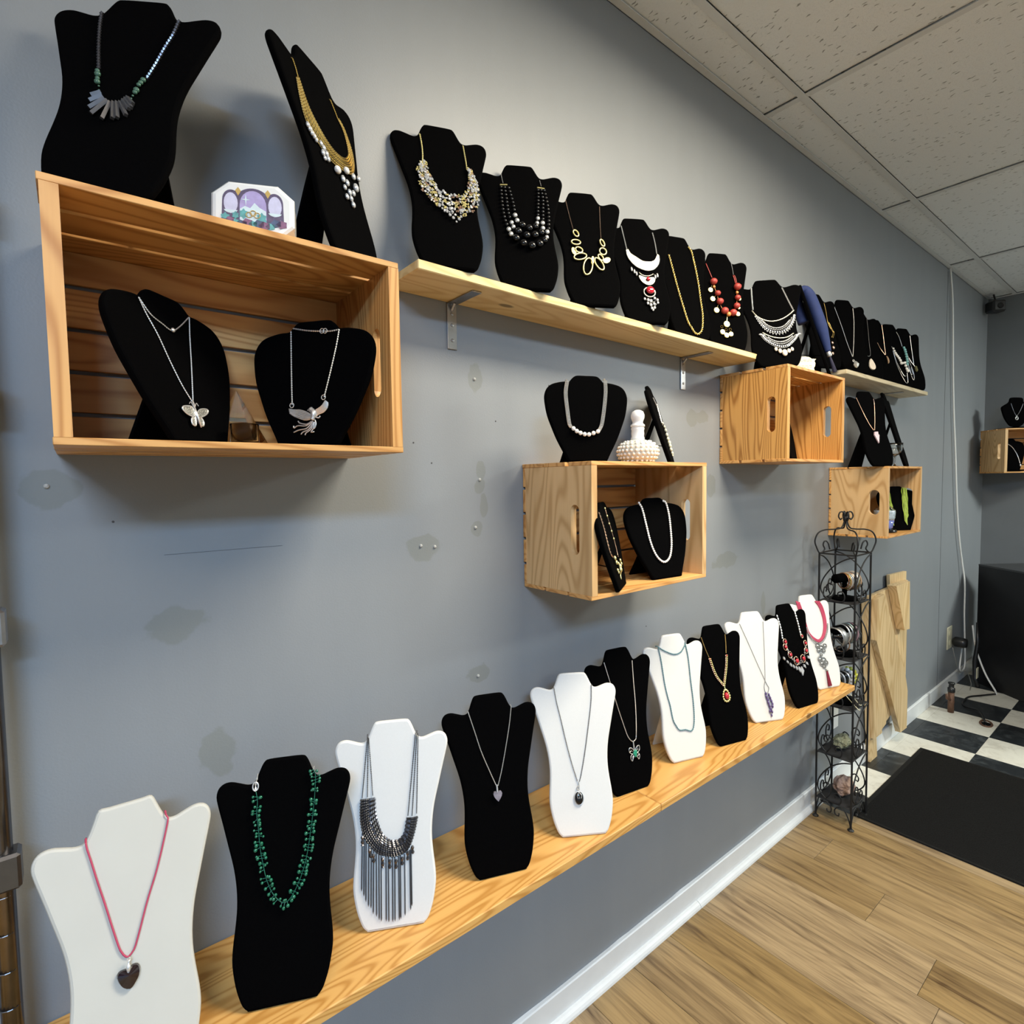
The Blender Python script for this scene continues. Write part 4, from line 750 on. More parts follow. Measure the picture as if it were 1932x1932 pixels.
# twisted gold rope
t = neck('T7', 'long twisted gold rope chain'); q = cr(G('T7', 'ch'), .0016); m = MB(); m2 = MB()
for sgn, mm in ((0, m), (math.pi, m2)):
    w = []
    for i, p in enumerate(q):
        d = (q[min(i + 1, len(q) - 1)] - q[max(i - 1, 0)]).normalized(); s_ = Vector((0, 1, 0)).cross(d).normalized(); a = i * .62 + sgn; w.append(p + s_ * .0021 * math.cos(a) + Vector((0, -.0013 + .0016 * math.sin(a), 0)))
    mm.tube(w, .00135, 4)
m.build('rope_strand', GOLD, t, True); m2.build('rope_strand', PGOLD, t, True)
# coral beads and coins
t = neck('T8', 'coral red bead necklace with hanging coin discs')
chain(t, 'T8', ['cl', 'cr2', 'cr3'], .0016, REDB, 'red_cord', 'solid'); chain(t, 'T8', ['cr1'], .0009, SILVER); chain(t, 'T8', ['th'], .0010, ORNG, 'thread', 'solid')
balls(t, G('T8', 'beads'), [r * .95 for r in R('T8', 'beads')], REDB, 'coral_bead', (1, .85, .86), 10, 7); balls(t, G('T8', 'orange'), R('T8', 'orange'), ORNG, 'orange_bead')
cm = MB(); cm.lathe([(.0005, -.3), (.2, -.3), (.25, -.2), (.55, -.2), (.62, -.32), (.92, -.32), (1, -.15), (1, .1)], n=14, axis='Y'); cmm = cm.mesh('coin', PGOLD)
SP = [G('T8', 'beads')[i] for i in (0, 1, 2, 4, 6, 5)]
for i, (p, r) in enumerate(zip(G('T8', 'coins'), R('T8', 'coins'))): o = place('coin', cmm, t, p - Vector((0, .001, 0))); o.scale = (r, r, r)
mb = MB()
for p, q in zip(G('T8', 'coins')[:6], SP): mb.tube([p, q], .0007, 4)
mb.tube(G('T8', 'stem'), .0012, 5); mb.build('coin_wires', PGOLD, t)
for p, r in zip(G('T8', 'rings'), R('T8', 'rings')): MB().ring(p, r, r, .0007, 0, 10, 4).build('jump_ring', DGOLD, t)
# tiered silver bib
t = neck('T9', 'tiered silver crescent bib with crystals and teardrops')
chain(t, 'T9', ['cl', 'cr'], .0026, SILVER, 'box_chain', step=.0034, n=4); over(t, 'T9', [G('T9', 'cl')[0], G('T9', 'cr')[0]], SILVER, .002)
chain(t, 'T9', ['a0'], .0030, EMB, 'collar_bar', 'solid'); chain(t, 'T9', ['a3'], .0026, EMB, 'collar_bar', 'solid')
for o_, i_ in (('a1', 'a2'), ('a4', 'a5')):
    O_, I_ = even(G('T9', o_), 30), even(G('T9', i_), 30)
    for f, r_ in ((0, .0016), (.34, .0012), (.68, .0012), (1, .0014)): chain(t, 'T9', [[p.lerp(q, f) for p, q in zip(O_, I_)]], r_, PEWTER if f else SILVER, 'tier_wire')
rr = random.Random(8); mb = MB(); md = MB()
for o_, i_, n in (('a1', 'a2', 27), ('a4', 'a5', 25)):
    for p, q in zip(even(G('T9', o_), n), even(G('T9', i_), n)):
        mb.ball(p.lerp(q, .17) + Vector((0, -.002, 0)), .0027, 6, 4, (.8, .7, 1.5)); mb.ball(p.lerp(q, .52) + Vector((0, -.002, 0)), .0022, 6, 4); md.ball(p.lerp(q, .85) + Vector((0, -.002, 0)), .0019, 6, 4)
for p in even(G('T9', 'a1'), 22): mb.ball(p + Vector((0, -.001, -.005)), .0028, 5, 4, (.7, .6, 1.5))
stuff(mb.build('crystals', CRYS, t)); stuff(md.build('silver_beads', SILVER, t)); balls(t, G('T9', 'drops'), R('T9', 'drops'), PEACH, 'teardrop', (.8, .5, 1.2))
E_ = even(G('T9', 'a4'), 5); balls(t, [E_[0], E_[0] + Vector((.008, 0, -.004)), E_[-1], E_[-1] + Vector((-.008, 0, -.004))], [.005] * 4, CRYS, 'navette', (1.5, .6, .7), 6, 4)
mb = MB()
for p, q in zip(G('T9', 'drops'), E_): mb.tube([p, p + Vector((0, 0, .012))], .0010, 4)
mb.build('drop_wires', SILVER, t)
# greyish shelf necklaces
t = neck('T12', 'thin silver chain with a faceted silver drop'); chain(t, 'T12', ['cl', 'cr'], .0013, SILVER)
p = G('T12', 'p')[0]; r = R('T12', 'p')[0]; MB().lathe([(.0004, 1.15), (.35, .75), (.8, 0), (.55, -.7), (.0004, -1.05)], n=6).build('faceted_drop', SILVER, t, loc=p - Vector((0, r * .5, 0))).scale = (r, r, r)
MB().ring(p + Vector((0, 0, r * 1.4)), .004, .006, .0012, 0, 10, 4).build('bail', SILVER, t)
t = neck('T11', 'looped beige cord necklace behind the blue cloth'); chain(t, 'T11', ['cr'], .0014, DGOLD, 'cord', 'solid'); chain(t, 'T11', [[q + Vector((.006, 0, -.002)) for q in G('T11', 'cr')[2:]]], .0012, DGOLD, 'cord', 'solid'); balls(t, G('T11', 'b'), R('T11', 'b'), RGOLD, 'bead', (.8, .7, 1.1))
t = neck('T13', 'grey cord with a cream teardrop stone'); chain(t, 'T13', ['cr'], .0012, STEEL, 'cord', 'solid'); chain(t, 'T13', [[Vector((-.05, FO, .325)), Vector((-.04, FO, .25)), G('T13', 'cr')[-1]]], .0012, STEEL, 'cord', 'solid')
p = G('T13', 'p')[0]; r = R('T13', 'p')[0]; flat(t, 'teardrop_stone', [p + Vector((math.sin(u) * r * .95 * (1 - .45 * math.cos(u)), 0, math.cos(u) * r * 1.7)) for u in [i * .3927 for i in range(16)]], PEACH, .005)
t = neck('T14', 'fine gold chain with a brown horn crescent'); chain(t, 'T14', ['cr', 'cl'], .0010, RGOLD); p = G('T14', 'p')[0]; r = R('T14', 'p')[0]
flat(t, 'horn_crescent', [p + Vector((r * .5 * math.cos(u), 0, r * math.sin(u))) for u in [-1.6 + i * .32 for i in range(11)]] + [p + Vector((r * .15 * math.cos(u) - .0, 0, r * .95 * math.sin(u))) for u in [1.5 - i * .32 for i in range(10)]], HORN, .004)
t = neck('T16', 'pearl necklace with swagged silver chains and turquoise beads'); chain(t, 'T16', ['cr'], .0011, SILVER); chain(t, 'T16', ['l1', 'l2', 'l3', 'l4'], .0009, SILVER, 'swag_chain')
balls(t, G('T16', 'tq'), R('T16', 'tq'), TQ, 'turquoise_bead', nu=6, nv=5); balls(t, G('T16', 'pearl'), R('T16', 'pearl'), PEARL, 'pearl', nu=6, nv=5)
chain(t, 'T16', [[Vector((-.05, FO, .325)), G('T16', 'pearl')[0]]], .0010, SILVER)
t = neck('T15', 'fine chain with a long olive stone at the shelf end'); chain(t, 'T15', ['cr'], .0010, SILVER); p = G('T15', 'p')[0]; r = R('T15', 'p')[0]; MB().lathe([(.001, .016), (.006, .012), (.007, -.010), (.001, -.018)], n=8).build('olive_stone', OLIVE, t, loc=p - Vector((0, .004, 0)))
chain(t, 'T15', [[Vector((-.05, FO, .325)), Vector((-.01, FO, .18)), p + Vector((0, 0, .016))]], .0010, SILVER)
t = neck('D5', 'rose chain with a pink quartz arrowhead'); chain(t, 'D5', ['cl', 'cr'], .0013, RGOLD); flat(t, 'arrowhead', G('D5', 'p'), PINKQ, .005)
# butterfly
t = neck('C1a', 'silver chain with an openwork butterfly pendant'); chain(t, 'C1a', ['cl', 'cr', 'bk'], .0011, SILVER); balls(t, G('C1a', 'cla'), [.0035], SILVER, 'clasp')
def outline_w(t, k, keys, mat, r=.0010, fill=None):
    for key in keys:
        p = G(k, key, FO - .003); MB().tube(cr(p, .0012, True), r, 5, closed=True).build('wing_wire', mat, t, True)
        if fill: MB().plate([(q.x, q.z) for q in cr(p, .003, True)], FO - .0032, FO - .0022).build('wing', fill, t)
FIL = simple('silver_filigree', (0.62, 0.62, 0.58), 0.3, 0.9, vary=.5, vscale=500, bmp=.8)
outline_w(t, 'C1a', ['w1', 'w2', 'w3', 'w4'], SILVER, .0011, FIL); p = G('C1a', 'bt', FO - .004)[0]
MB().tube([p + Vector((.002, 0, -.018)), p, p + Vector((-.001, 0, .014))], [.001, .0022, .0013], 6).build('butterfly_body', SILVER, t, True)
MB().tube(cr([p + Vector((-.001, 0, .012)), p + Vector((-.006, 0, .020)), p + Vector((-.010, 0, .017))], .001), .0006, 4).tube(cr([p + Vector((0, 0, .012)), p + Vector((.006, 0, .020)), p + Vector((.009, 0, .016))], .001), .0006, 4).build('antennae', SILVER, t)
MB().tube([G('C1a', 'cl')[-1], p + Vector((-.001, 0, .014))], .0022, 6).build('bail', SILVER, t)
# phoenix
t = neck('C1b', 'silver rope chain with a spread winged phoenix'); chain(t, 'C1b', ['cl', 'cr', 'bk'], .0014, SILVER)
for p in G('C1b', 'rings'): MB().ring(p - Vector((0, .001, 0)), .0038, .0042, .0008, 0, 12, 4).build('jump_ring', SILVER, t)
for key in ('wl', 'wr'):
    p = G('C1b', key); flat(t, 'wing', cr(p, .004, True), FIL, .0022)
    half = len(p) // 2; A_, B_ = p[:half], p[half:][::-1]
    mb = MB()
    for f in (0, .2, .4, .6, .8, 1.0): mb.tube([a.lerp(b, f) - Vector((0, .0022, 0)) for a, b in zip(even(A_, 8), even(B_, 8))], .0010, 4)
    mb.build('feathers', SILVER, t)
hd = G('C1b', 'hd'); MB().tube(cr([h - Vector((0, .003, 0)) for h in hd], .002), [.0048, .0046, .0045, .0046, .0048, .005, .005, .005, .0045, .004, .004, .004, .004, .004, .004, .004, .004, .004][:len(cr(hd, .002))] if len(cr(hd, .002)) <= 18 else .0045, 8).build('phoenix_body', SILVER, t, True)
MB().tube([hd[0] - Vector((0, .003, 0)), hd[0] - Vector((.006, .003, .002))], [.003, .0005], 6).build('beak', SILVER, t)
mb = MB()
for i in range(8): mb.tube(cr([q - Vector((0, .001, 0)) for q in G('C1b', 't%d' % i)], .0015), .0013, 5)
mb.build('tail_plumes', SILVER, t, True)
# silver chains with balls
t = neck('D3', 'triple silver snake chains meeting seven white balls'); w = []
for d in (-.0035, 0, .0035):
    chain(t, 'D3', [pair(G('D3', 'cl'), d), pair(G('D3', 'cr'), d)], .0015, SILVER, 'snake_chain', 'link', .0016)
balls(t, G('D3', 'b'), R('D3', 'b'), PEARL, 'white_ball', nu=10, nv=8); over(t, 'D3', [G('D3', 'cl')[0], G('D3', 'cr')[0]], SILVER, .002)
t = neck('D3b', 'single strand of round white pearls'); q = even(G('D3b', 'pearl'), 62); balls(t, q, [.0033] * len(q), PEARL, 'pearl', nu=8, nv=6)
t = neck('CB3', 'gold chain with linked rings and a leafy gold pendant'); chain(t, 'CB3', ['cl'], .0022, RGOLD, 'paired_chain', step=.004); chain(t, 'CB3', ['cr'], .0010, RGOLD); balls(t, G('CB3', 'b'), [.003] * 5, PGOLD, 'ring_bead', nu=6, nv=4)
balls(t, G('CB3', 'g'), [r * 1.3 for r in R('CB3', 'g')], PGOLD, 'gold_leaf', (1, .7, 1.1), 6, 4); MB().tube(cr(G('CB3', 'tail'), .003), .0016, 5).build('tail', PGOLD, t, True)
t = neck('D3c', 'crystal chain necklace on the edge on bust'); 
for d in (-.004, 0, .005): chain(t, 'D3c', [[q + Vector((d, -.001, 0)) for q in G('D3c', 'cl')[2:]]], .0016, SILVER, 'strand', step=.003)
chain(t, 'D3c', [[Vector((.045, FO, .19)), Vector((.04, FO, .16)), Vector((.02, FO, .12))]], .0016, SILVER, 'strand', step=.003)
balls(t, [q + Vector((0, -.002, 0)) for q in G('D3c', 'p')], [r * 1.1 for r in R('D3c', 'p')], CREAM, 'pale_leaf', (1, 1.1, 1.4), 6, 4)
t = neck('CB5', 'thick bundle of lime green seed bead strands'); g0, g1 = G('CB5', 'g0'), G('CB5', 'g1'); rr = random.Random(2)
for side in (1, -1):
    for j in range(11):
        f = j / 10; L = [(a.lerp(b, f)) for a, b in zip(even(g0, 9), even(g1, 9))]
        L = [Vector((side * (q.x - .0) if side > 0 else -.02 - q.x, FO - .002 * math.sin(f * 3.1) - rr.uniform(0, .003), q.z)) + Vector((rr.uniform(-.0016, .0016), 0, 0)) for q in L]
        L += [Vector((side * (.022 + .012 * math.sin(f * 3)) if side > 0 else -.045, FO, .045 - .02 * math.sin(f * 3.1)))]
        chain(t, 'CB5', [L], .0017, GREENS, 'bead_strand', step=.0024)
# blue scarf necklace
t = thing('scarf_necklace', 'royal blue cloth necklace with silver cap and dark tassel', 'necklace', frame('T10'))
ct = MB(); sp_ = [(-.034, .012, .322), (-.028, .002, .338), (-.018, -.012, .338), (-.012, -.019, .305), (-.004, -.022, .255), (.002, -.023, .20), (.006, -.022, .15), (.009, -.020, .112), (.010, -.019, .092)]
q = cr([Vector(p) for p in sp_], .006); nq = len(q)
ct.tube(q, [min(.009 + .05 * i / nq, .0205) - .0105 * max(0, (i / nq - .66) / .34) for i in range(nq)], 12)
ob = ct.build('cloth', BLUE, t, True)
bt = MB(); q = cr([Vector(p) for p in ((-.026, .006, .338), (-.040, .020, .325), (-.046, .026, .28), (-.046, .026, .235), (-.046, .026, .215))], .006); bt.tube(q, [.012, .014] + [.019] * (len(q) - 2), 10); bt.build('cloth_end', BLUE, t, True)
MB().lathe([(.006, .018), (.0085, .016), (.0085, -.006), (.005, -.010)], n=12).build('silver_cap', SILVER, t, True, (.010, -.019, .082))
mb = MB(); rr = random.Random(4)
for i in range(18): a = i * 2.4; mb.tube([(.010 + .002 * math.cos(a), -.019 + .002 * math.sin(a), .074), (.012 + .006 * math.cos(a), -.019 + .005 * math.sin(a), .04), (.014 + .007 * math.cos(a) + rr.uniform(-.002, .002), -.019 + .006 * math.sin(a), .010 + rr.uniform(0, .008))], .0012, 4)
stuff(mb.build('tassel', simple('navy_thread', (0.02, 0.02, 0.05), .7, vary=.5, vscale=400), t))
# lower shelf necklaces
t = neck('L1', 'red cord necklace with a faceted black heart'); chain(t, 'L1', ['cord'], .0013, CORD, 'cord', 'solid', .006, n=6)
h = G('L1', 'heart'); c = sum(h, Vector()) / len(h); hp = cr(h, .004, True); mb = MB(); n = len(hp)
mb.v = [(p.x, FO - .0005, p.z) for p in hp] + [(c.x + (p.x - c.x) * .92, FO - .004, c.z + (p.z - c.z) * .92) for p in hp] + [(c.x, FO - .009, c.z + .002)]
mb.f = [tuple(range(n))] + [(i, (i + 1) % n, n + (i + 1) % n, n + i) for i in range(n)] + [(n + i, n + (i + 1) % n, 2 * n) for i in range(n)]; mb.build('heart', HEART, t)
b = G('L1', 'bail', FO - .006); MB().tube(cr(b, .003), [.0012] * 3 + [.003] * (len(cr(b, .003)) - 5) + [.0022, .0006], 6).build('bail', SILVER, t, True); MB().ring(b[0], .0022, .0028, .0006, 0, 10, 4).build('jump_ring', SILVER, t)
over(t, 'L1', [G('L1', 'cord')[0], G('L1', 'cord')[-1]], CORD, .0013)
t = neck('L2', 'vine necklace of small emerald green crystals'); chain(t, 'L2', ['ch'], .0016, SILVER, 'clasp_chain', step=.004); chain(t, 'L2', ['wire'], .0007, EMLINE, 'wire', 'solid'); MB().ring(G('L2', 'ch')[2], .0045, .007, .0013, 0, 14, 5).build('clasp', SILVER, t, True)
q = even(G('L2', 'wire'), 92); rr = random.Random(11); pts = []; mb = MB()
for i, p in enumerate(q[2:]):
    if i % 4 == 3: continue
    for s_ in (1, -1):
        if rr.random() < .92:
            d = (q[min(i + 3, 91)] - q[i + 1]).normalized(); o = Vector((-d.z, 0, d.x)) * s_ * rr.uniform(.003, .0072) + d * rr.uniform(-.003, .003) + Vector((0, -rr.uniform(.001, .003), 0)); pts.append(p + o); mb.tube([p, p + o], .0005, 3)
mb.build('twigs', EMLINE, t); balls(t, pts, [rr.uniform(.0020, .0034) for _ in pts], EMER, 'crystal_bead', (1, .8, 1), 6, 4)
over(t, 'L2', [G('L2', 'ch')[0], G('L2', 'wire')[-1]], SILVER, .0008)
t = neck('L3', 'gunmetal chain bib with long chain fringe'); chain(t, 'L3', ['c%d' % i for i in range(6)], .0011, GUN)
A_, B_ = even(G('L3', 'inner'), 44), even(G('L3', 'outer'), 44)
for j in range(9):
    f = j / 8; chain(t, 'L3', [[p.lerp(q, f) + Vector((0, -.0015 - .002 * math.sin(f * 3.1), 0)) for p, q in zip(A_, B_)]], .0024, GUN if j % 3 else HEMA, 'woven_row', step=.0028)
fr = G('L3', 'fr')
for a, b in zip(fr[::2], fr[1::2]): MB().tube([a, a.lerp(b, .5) - Vector((0, .001, 0)), b], .00145, 5).tube([b, b - Vector((0, 0, .004))], [.0014, .0003], 5).build('fringe_strand', GUN, t)
cl = G('L3', 'coil')
for a, b in zip(cl[::2], cl[1::2]): chain(t, 'L3', [[a - Vector((0, .002, 0)), b - Vector((0, .002, 0))]], .0032, HEMA, 'spiral_drop', step=.0036, n=6)
over(t, 'L3', [G('L3', 'c0')[0], G('L3', 'c4')[0]], GUN, .001)
t = neck('L4', 'silver snake chain with a small grey stone heart'); chain(t, 'L4', ['cl', 'cr'], .0011, SILVER); p = G('L4', 'p')[0]; r = R('L4', 'p')[0]
hs = [(0, .55), (.35, .85), (.75, .8), (.95, .4), (.8, -.1), (.4, -.65), (0, -1.05), (-.4, -.65), (-.8, -.1), (-.95, .4), (-.75, .8), (-.35, .85)]
flat(t, 'heart', [p + Vector((a * r * .95, 0, b * r)) for a, b in hs], CLOUDY, .005); MB().tube([p + Vector((0, -.002, r * .5)), p + Vector((0, -.002, r * 2.0))], .0018, 6).build('bail', SILVER, t)
over(t, 'L4', [G('L4', 'cl')[0], G('L4', 'cr')[0]], SILVER, .001)
t = neck('L5', 'dark silver chain with an oval black stone in a silver mount'); chain(t, 'L5', ['cl', 'cr'], .0014, STEEL); p = G('L5', 'p')[0]; r = R('L5', 'p')[0]
MB().ball((0, 0, 0), 1, 14, 8, (.75, .35, 1.05)).build('oval_stone', ONYX, t, True, p - Vector((0, .002, 0))).scale = (r, r, r); MB().ring(p - Vector((0, .001, 0)), r * .82, r * 1.12, .0012, 0, 20, 5).build('mount', SILVER, t, True)
mb = MB()
for i, a in enumerate((-.35, 0, .4)): mb.tube(cr([p + Vector((0, -.004, r * 1.1)), p + Vector((a * r, -.0055, r * .5)), p + Vector((a * r * .7, -.0065, 0))], .002), .0007, 4)
mb.build('prongs', SILVER, t); bl = G('L5', 'bail'); MB().tube(cr([bl[0], bl[1] + Vector((.002, -.001, .004)), bl[1]], .003), .0016, 6).ring(bl[1] + Vector((0, -.001, .006)), .003, .004, .0012, 0, 10, 4).build('bail', SILVER, t)
t = neck('L6', 'silver snake chain with a green stone butterfly'); chain(t, 'L6', ['ch'], .0013, SILVER, 'snake_chain', 'link', .0016); p = G('L6', 'p')[0]; r = R('L6', 'p')[0]
for sx in (-1, 1):
    for pl in ([(.1, .1), (.35, .7), (.75, .95), (1.0, .8), (.95, .3), (.5, 0)], [(.1, 0), (.55, -.1), (.85, -.35), (.8, -.8), (.6, -1.0), (.45, -.7), (.2, -.4)]):
        w = [p + Vector((sx * a * r, -.001, b * r)) for a, b in pl]; MB().tube(cr(w, .0012, True), .0009, 5, closed=True).build('wing_wire', SILVER, t, True)
        mid = sum(w, Vector()) / len(w); mb = MB()
        for v in w[::2]: mb.tube([mid, v], .0006, 4)
        mb.build('wing_veins', PEWTER, t)
balls(t, [p + Vector((a * r, 0, b * r)) for a, b in ((0, .25), (.14, -.05), (-.14, 0), (.05, -.35), (-.05, -.2), (.2, .2))], [r * .24] * 6, simple('malachite_green', (0.02, 0.27, 0.16), .25), 'green_stone', (1, .6, 1.1)); MB().tube([p + Vector((-.001, -.001, r * .4)), p + Vector((-.001, -.001, r * 1.8))], .0018, 6).build('bail', SILVER, t)
t = neck('L7', 'teal seed bead strand looped twice around the neck'); chain(t, 'L7', ['ck', 'ch'], .0020, TURQ, 'bead_strand', step=.0028, n=5); over(t, 'L7', [G('L7', 'ch')[0], G('L7', 'ch')[-1]], TURQ, .0016)
t = neck('L8', 'gold necklace with crystal links and a ruby teardrop'); chain(t, 'L8', ['cl', 'cr'], .0013, DGOLD)
for d in (-.0028, .0028):
    q = even(pair(G('L8', 'gl'), d), 17) + even(pair(G('L8', 'gr'), d), 18); balls(t, q, [.0026] * len(q), RGOLD if d < 0 else PGOLD, 'gem_link', (1, .7, 1), 6, 4)
q = [G('L8', 'gl')[0], G('L8', 'gr')[0]]; balls(t, q, [.003, .003], REDG, 'red_bead'); p = G('L8', 'p')[0]; r = R('L8', 'p')[0]
MB().ball((0, 0, 0), 1, 10, 7, (.42, .4, .62)).build('ruby', REDG, t, True, p - Vector((0, .003, .001))).scale = (r, r, r)
q = [p + Vector((r * .72 * math.sin(u) * (1 - .22 * math.cos(u)), 0, r * 1.0 * math.cos(u))) for u in [i * .4189 for i in range(15)]]; balls(t, q, [r * .2] * 15, PGOLD, 'setting_bead', nu=6, nv=4); MB().tube([p + Vector((0, -.001, r)), p + Vector((0, -.001, r * 1.9))], .002, 6).build('bail', PGOLD, t)
t = neck('L9', 'fine silver chain with a hanging violet crystal cluster'); chain(t, 'L9', ['cl', 'cr'], .0010, STEEL); MB().tube(cr(G('L9', 'loop'), .002), .0010, 5).build('hoop', STEEL, t)
q = G('L9', 'cl2'); balls(t, q, [r * .95 for r in R('L9', 'cl2')], AMET, 'violet_crystal', (.8, .7, 1.25), 6, 4); mb = MB()
for a, b in zip(q, q[2:]): mb.tube([a, b], .0009, 4)
mb.build('cluster_links', PEWTER, t)
t = neck('L10', 'jewelled bib of red stones with clear navette spikes'); chain(t, 'L10', ['cl', 'cr'], .0026, SILVER, 'curb_chain', step=.005, n=5)
q = G('L10', 'gem'); rs = R('L10', 'gem'); balls(t, q, [r * .62 for r in rs], REDG, 'red_stone', (1, .6, 1), 8, 5, -.002)
for p, r in zip(q, rs): MB().ring(p - Vector((0, .002, 0)), r * .95, r * 1.1, .0016, 0, 16, 5).build('stone_setting', RGOLD, t, True)
sp2 = G('L10', 'sp')
for a, b in zip(sp2[::2], sp2[1::2]):
    d = b - a; nrm = Vector((-d.z, 0, d.x)) * .28; m = a.lerp(b, .45); flat(t, 'crystal_spike', [a, m + nrm, b, m - nrm], CRYS, .004)
mb = MB(); rr = random.Random(3)
for p in between([q[0], q[2], q[3], q[4], q[6]], [a + Vector((0, 0, -.010)) for a in (q[0], q[2], q[3], q[4], q[6])], 22, 2, .2, rr): mb.ball(p - Vector((0, .002, 0)), .0022, 5, 4)
stuff(mb.build('crystals', CRYS, t))
t = neck('L11', 'crimson cord necklace with pewter filigree and burgundy tassel'); chain(t, 'L11', ['r0', 'r1', 'r2'], .0034, CORD, 'cord', 'solid', .008, n=6)
q = even(G('L11', 'me'), 34); balls(t, [p - Vector((0, .003, 0)) for p in q], [.0030] * 34, PEWTER, 'metal_bead', nu=6, nv=4, joined=True)
for p, r in zip(G('L11', 'fil'), R('L11', 'fil')): MB().ring(p - Vector((0, .002, 0)), r * .8, r * .8, .0022, 0, 12, 5).ball(p - Vector((0, .002, 0)), r * .45, 6, 4, (1, .5, 1)).build('filigree', PEWTER, t)
a, b = G('L11', 'tas'); mb = MB(); rr = random.Random(6)
for i in range(26): u = i * 2.4; w = math.sqrt((i + .5) / 26); mb.tube([a + Vector((.003 * w * math.cos(u), .002 * w * math.sin(u) - .003, 0)), b + Vector((.0095 * w * math.cos(u), .005 * w * math.sin(u) - .004, rr.uniform(-.001, .001)))], .0013, 4)
stuff(mb.build('tassel', TASS, t)); MB().lathe([(.0015, .006), (.004, .004), (.0045, -.002)], n=10).build('tassel_cap', PEWTER, t, True, a - Vector((0, .003, 0)))
MB().tube([G('L11', 'fil')[-1], a], .001, 4).build('link', PEWTER, t)
# ---------------------------------------------------------------- other things on the crates
def wz(z): return z + ZO
# octagonal porcelain trinket box, lid towards the room
t = thing('trinket_box', 'white octagonal porcelain trinket box with a lavender and teal printed lid', 'box', Matrix.Translation((.230, -.205, 1.9040)) @ Matrix.Rotation(-.42, 4, 'Z') @ Matrix.Rotation(-.16, 4, 'X'))
def octo(w, h, c): return [(-w, c), (-w + c * 1.1, 0), (w - c * 1.1, 0), (w, c), (w, h - c), (w - c * 1.1, h), (-w + c * 1.1, h), (-w, h - c)]
OW, OH, OC = .0575, .086, .021
MB().plate(octo(OW * .97, OH * .985, OC), .007, .034).build('box_base', PORC, t)
lid = MB(); o1 = octo(OW, OH, OC); o2 = [(x * .95, OH / 2 + (z - OH / 2) * .94) for x, z in o1]; o3 = [(x * .88, OH / 2 + (z - OH / 2) * .86) for x, z in o1]
lid.v = [(x, .007, z) for x, z in o1] + [(x, .000, z) for x, z in o1] + [(x, -.003, z) for x, z in o2] + [(x, -.0038, z) for x, z in o3]
lid.f = [tuple(range(8)), tuple(31 - i for i in range(8))] + [(a * 8 + i, a * 8 + (i + 1) % 8, a * 8 + 8 + (i + 1) % 8, a * 8 + 8 + i) for a in range(3) for i in range(8)]
lid_o = lid.build('lid', PORC, t)
LAV = simple('lavender_print', (0.40, 0.34, 0.62), .3, vary=.25, vscale=90); LILAC = simple('pale_lilac_print', (0.60, 0.60, 0.80), .3, vary=.2, vscale=120); DKP = simple('dark_violet_print', (0.10, 0.08, 0.16), .3, vary=.5, vscale=200)
TEALP = simple('teal_print', (0.10, 0.36, 0.38), .3, vary=.5, vscale=150); NAVYP = simple('navy_print', (0.06, 0.10, 0.20), .3, vary=.6, vscale=150); OCHRE = simple('ochre_print', (0.55, 0.38, 0.12), .3); ICE = simple('pale_blue_print', (0.62, 0.76, 0.82), .3, vary=.12, vscale=150); PLUM = simple('plum_print', (0.22, 0.10, 0.20), .3, vary=.4, vscale=200)
def pr(name, poly, mat, d): MB().plate([(x, z) for x, z in poly], -.0038 - .0002 - d * .00012, -.0038 - d * .00012).build(name, mat, lid_o)
def arc(cx, cz, rx, rz, a0, a1, n=12): return [(cx + rx * math.cos(a0 + (a1 - a0) * i / n), cz + rz * math.sin(a0 + (a1 - a0) * i / n)) for i in range(n + 1)]
pr('print_frame', [(-.043, .022)] + arc(-.030, .055, .012, .016, math.pi, .4) + arc(0, .050, .026, .026, 2.5, .64) + arc(.030, .055, .012, .016, 2.7, 0) + [(.043, .022)], DKP, 0)
pr('print_sky', [(-.0185, .022)] + arc(0, .048, .0185, .024, math.pi, 0) + [(.0185, .022)], LAV, 1)
for sx in (-1, 1): pr('print_oval', arc(sx * .0305, .050, .0095, .0165, 0, 6.0, 18), LILAC, 1); pr('print_diamond', [(sx * .0205, .062), (sx * .0165, .070), (sx * .0205, .076), (sx * .0245, .070)], OCHRE, 2); pr('print_curl', arc(sx * .0305, .040, .0095, .006, 3.3, 6.1, 8), ICE, 2)
pr('print_hills', [(-.018, .022), (-.018, .042), (-.011, .047), (-.004, .044), (.002, .053), (.009, .046), (.018, .041), (.018, .022)], ICE, 2)
pr('print_star', [(-.010, .066), (-.009, .058), (-.003, .057), (-.009, .056), (-.010, .047), (-.011, .056), (-.017, .057), (-.011, .058)], ICE, 3)
for x, z, s_ in ((-.013, .034, .008), (.012, .029, .009), (.038, .022, .007), (-.038, .026, .008), (-.024, .031, .006)): pr('print_leaves', [(x + s_ * (1 + .45 * (i % 2)) * .6 * math.cos(i * .5236), z + s_ * (1 + .45 * (i % 2)) * .75 * math.sin(i * .5236)) for i in range(12)], TEALP, 4)
rr = random.Random(9)
for i in range(11): x = -.040 + .008 * i; s_ = rr.uniform(.005, .0075); z = .0195 + rr.uniform(-.003, .004); pr('print_flower', [(x + s_ * (1 + .3 * (k % 2)) * math.cos(k * .628), z + s_ * (1 + .3 * (k % 2)) * .85 * math.sin(k * .628)) for k in range(10)], (NAVYP, PLUM, TEALP)[i % 3], 5)
for x, z in ((-.0055, .033), (.0055, .033), (0, .036)): MB().ring((x, -.0049, z), .0042, .0042, .0006, 0, 14, 4).build('print_ring', OCHRE, lid_o)
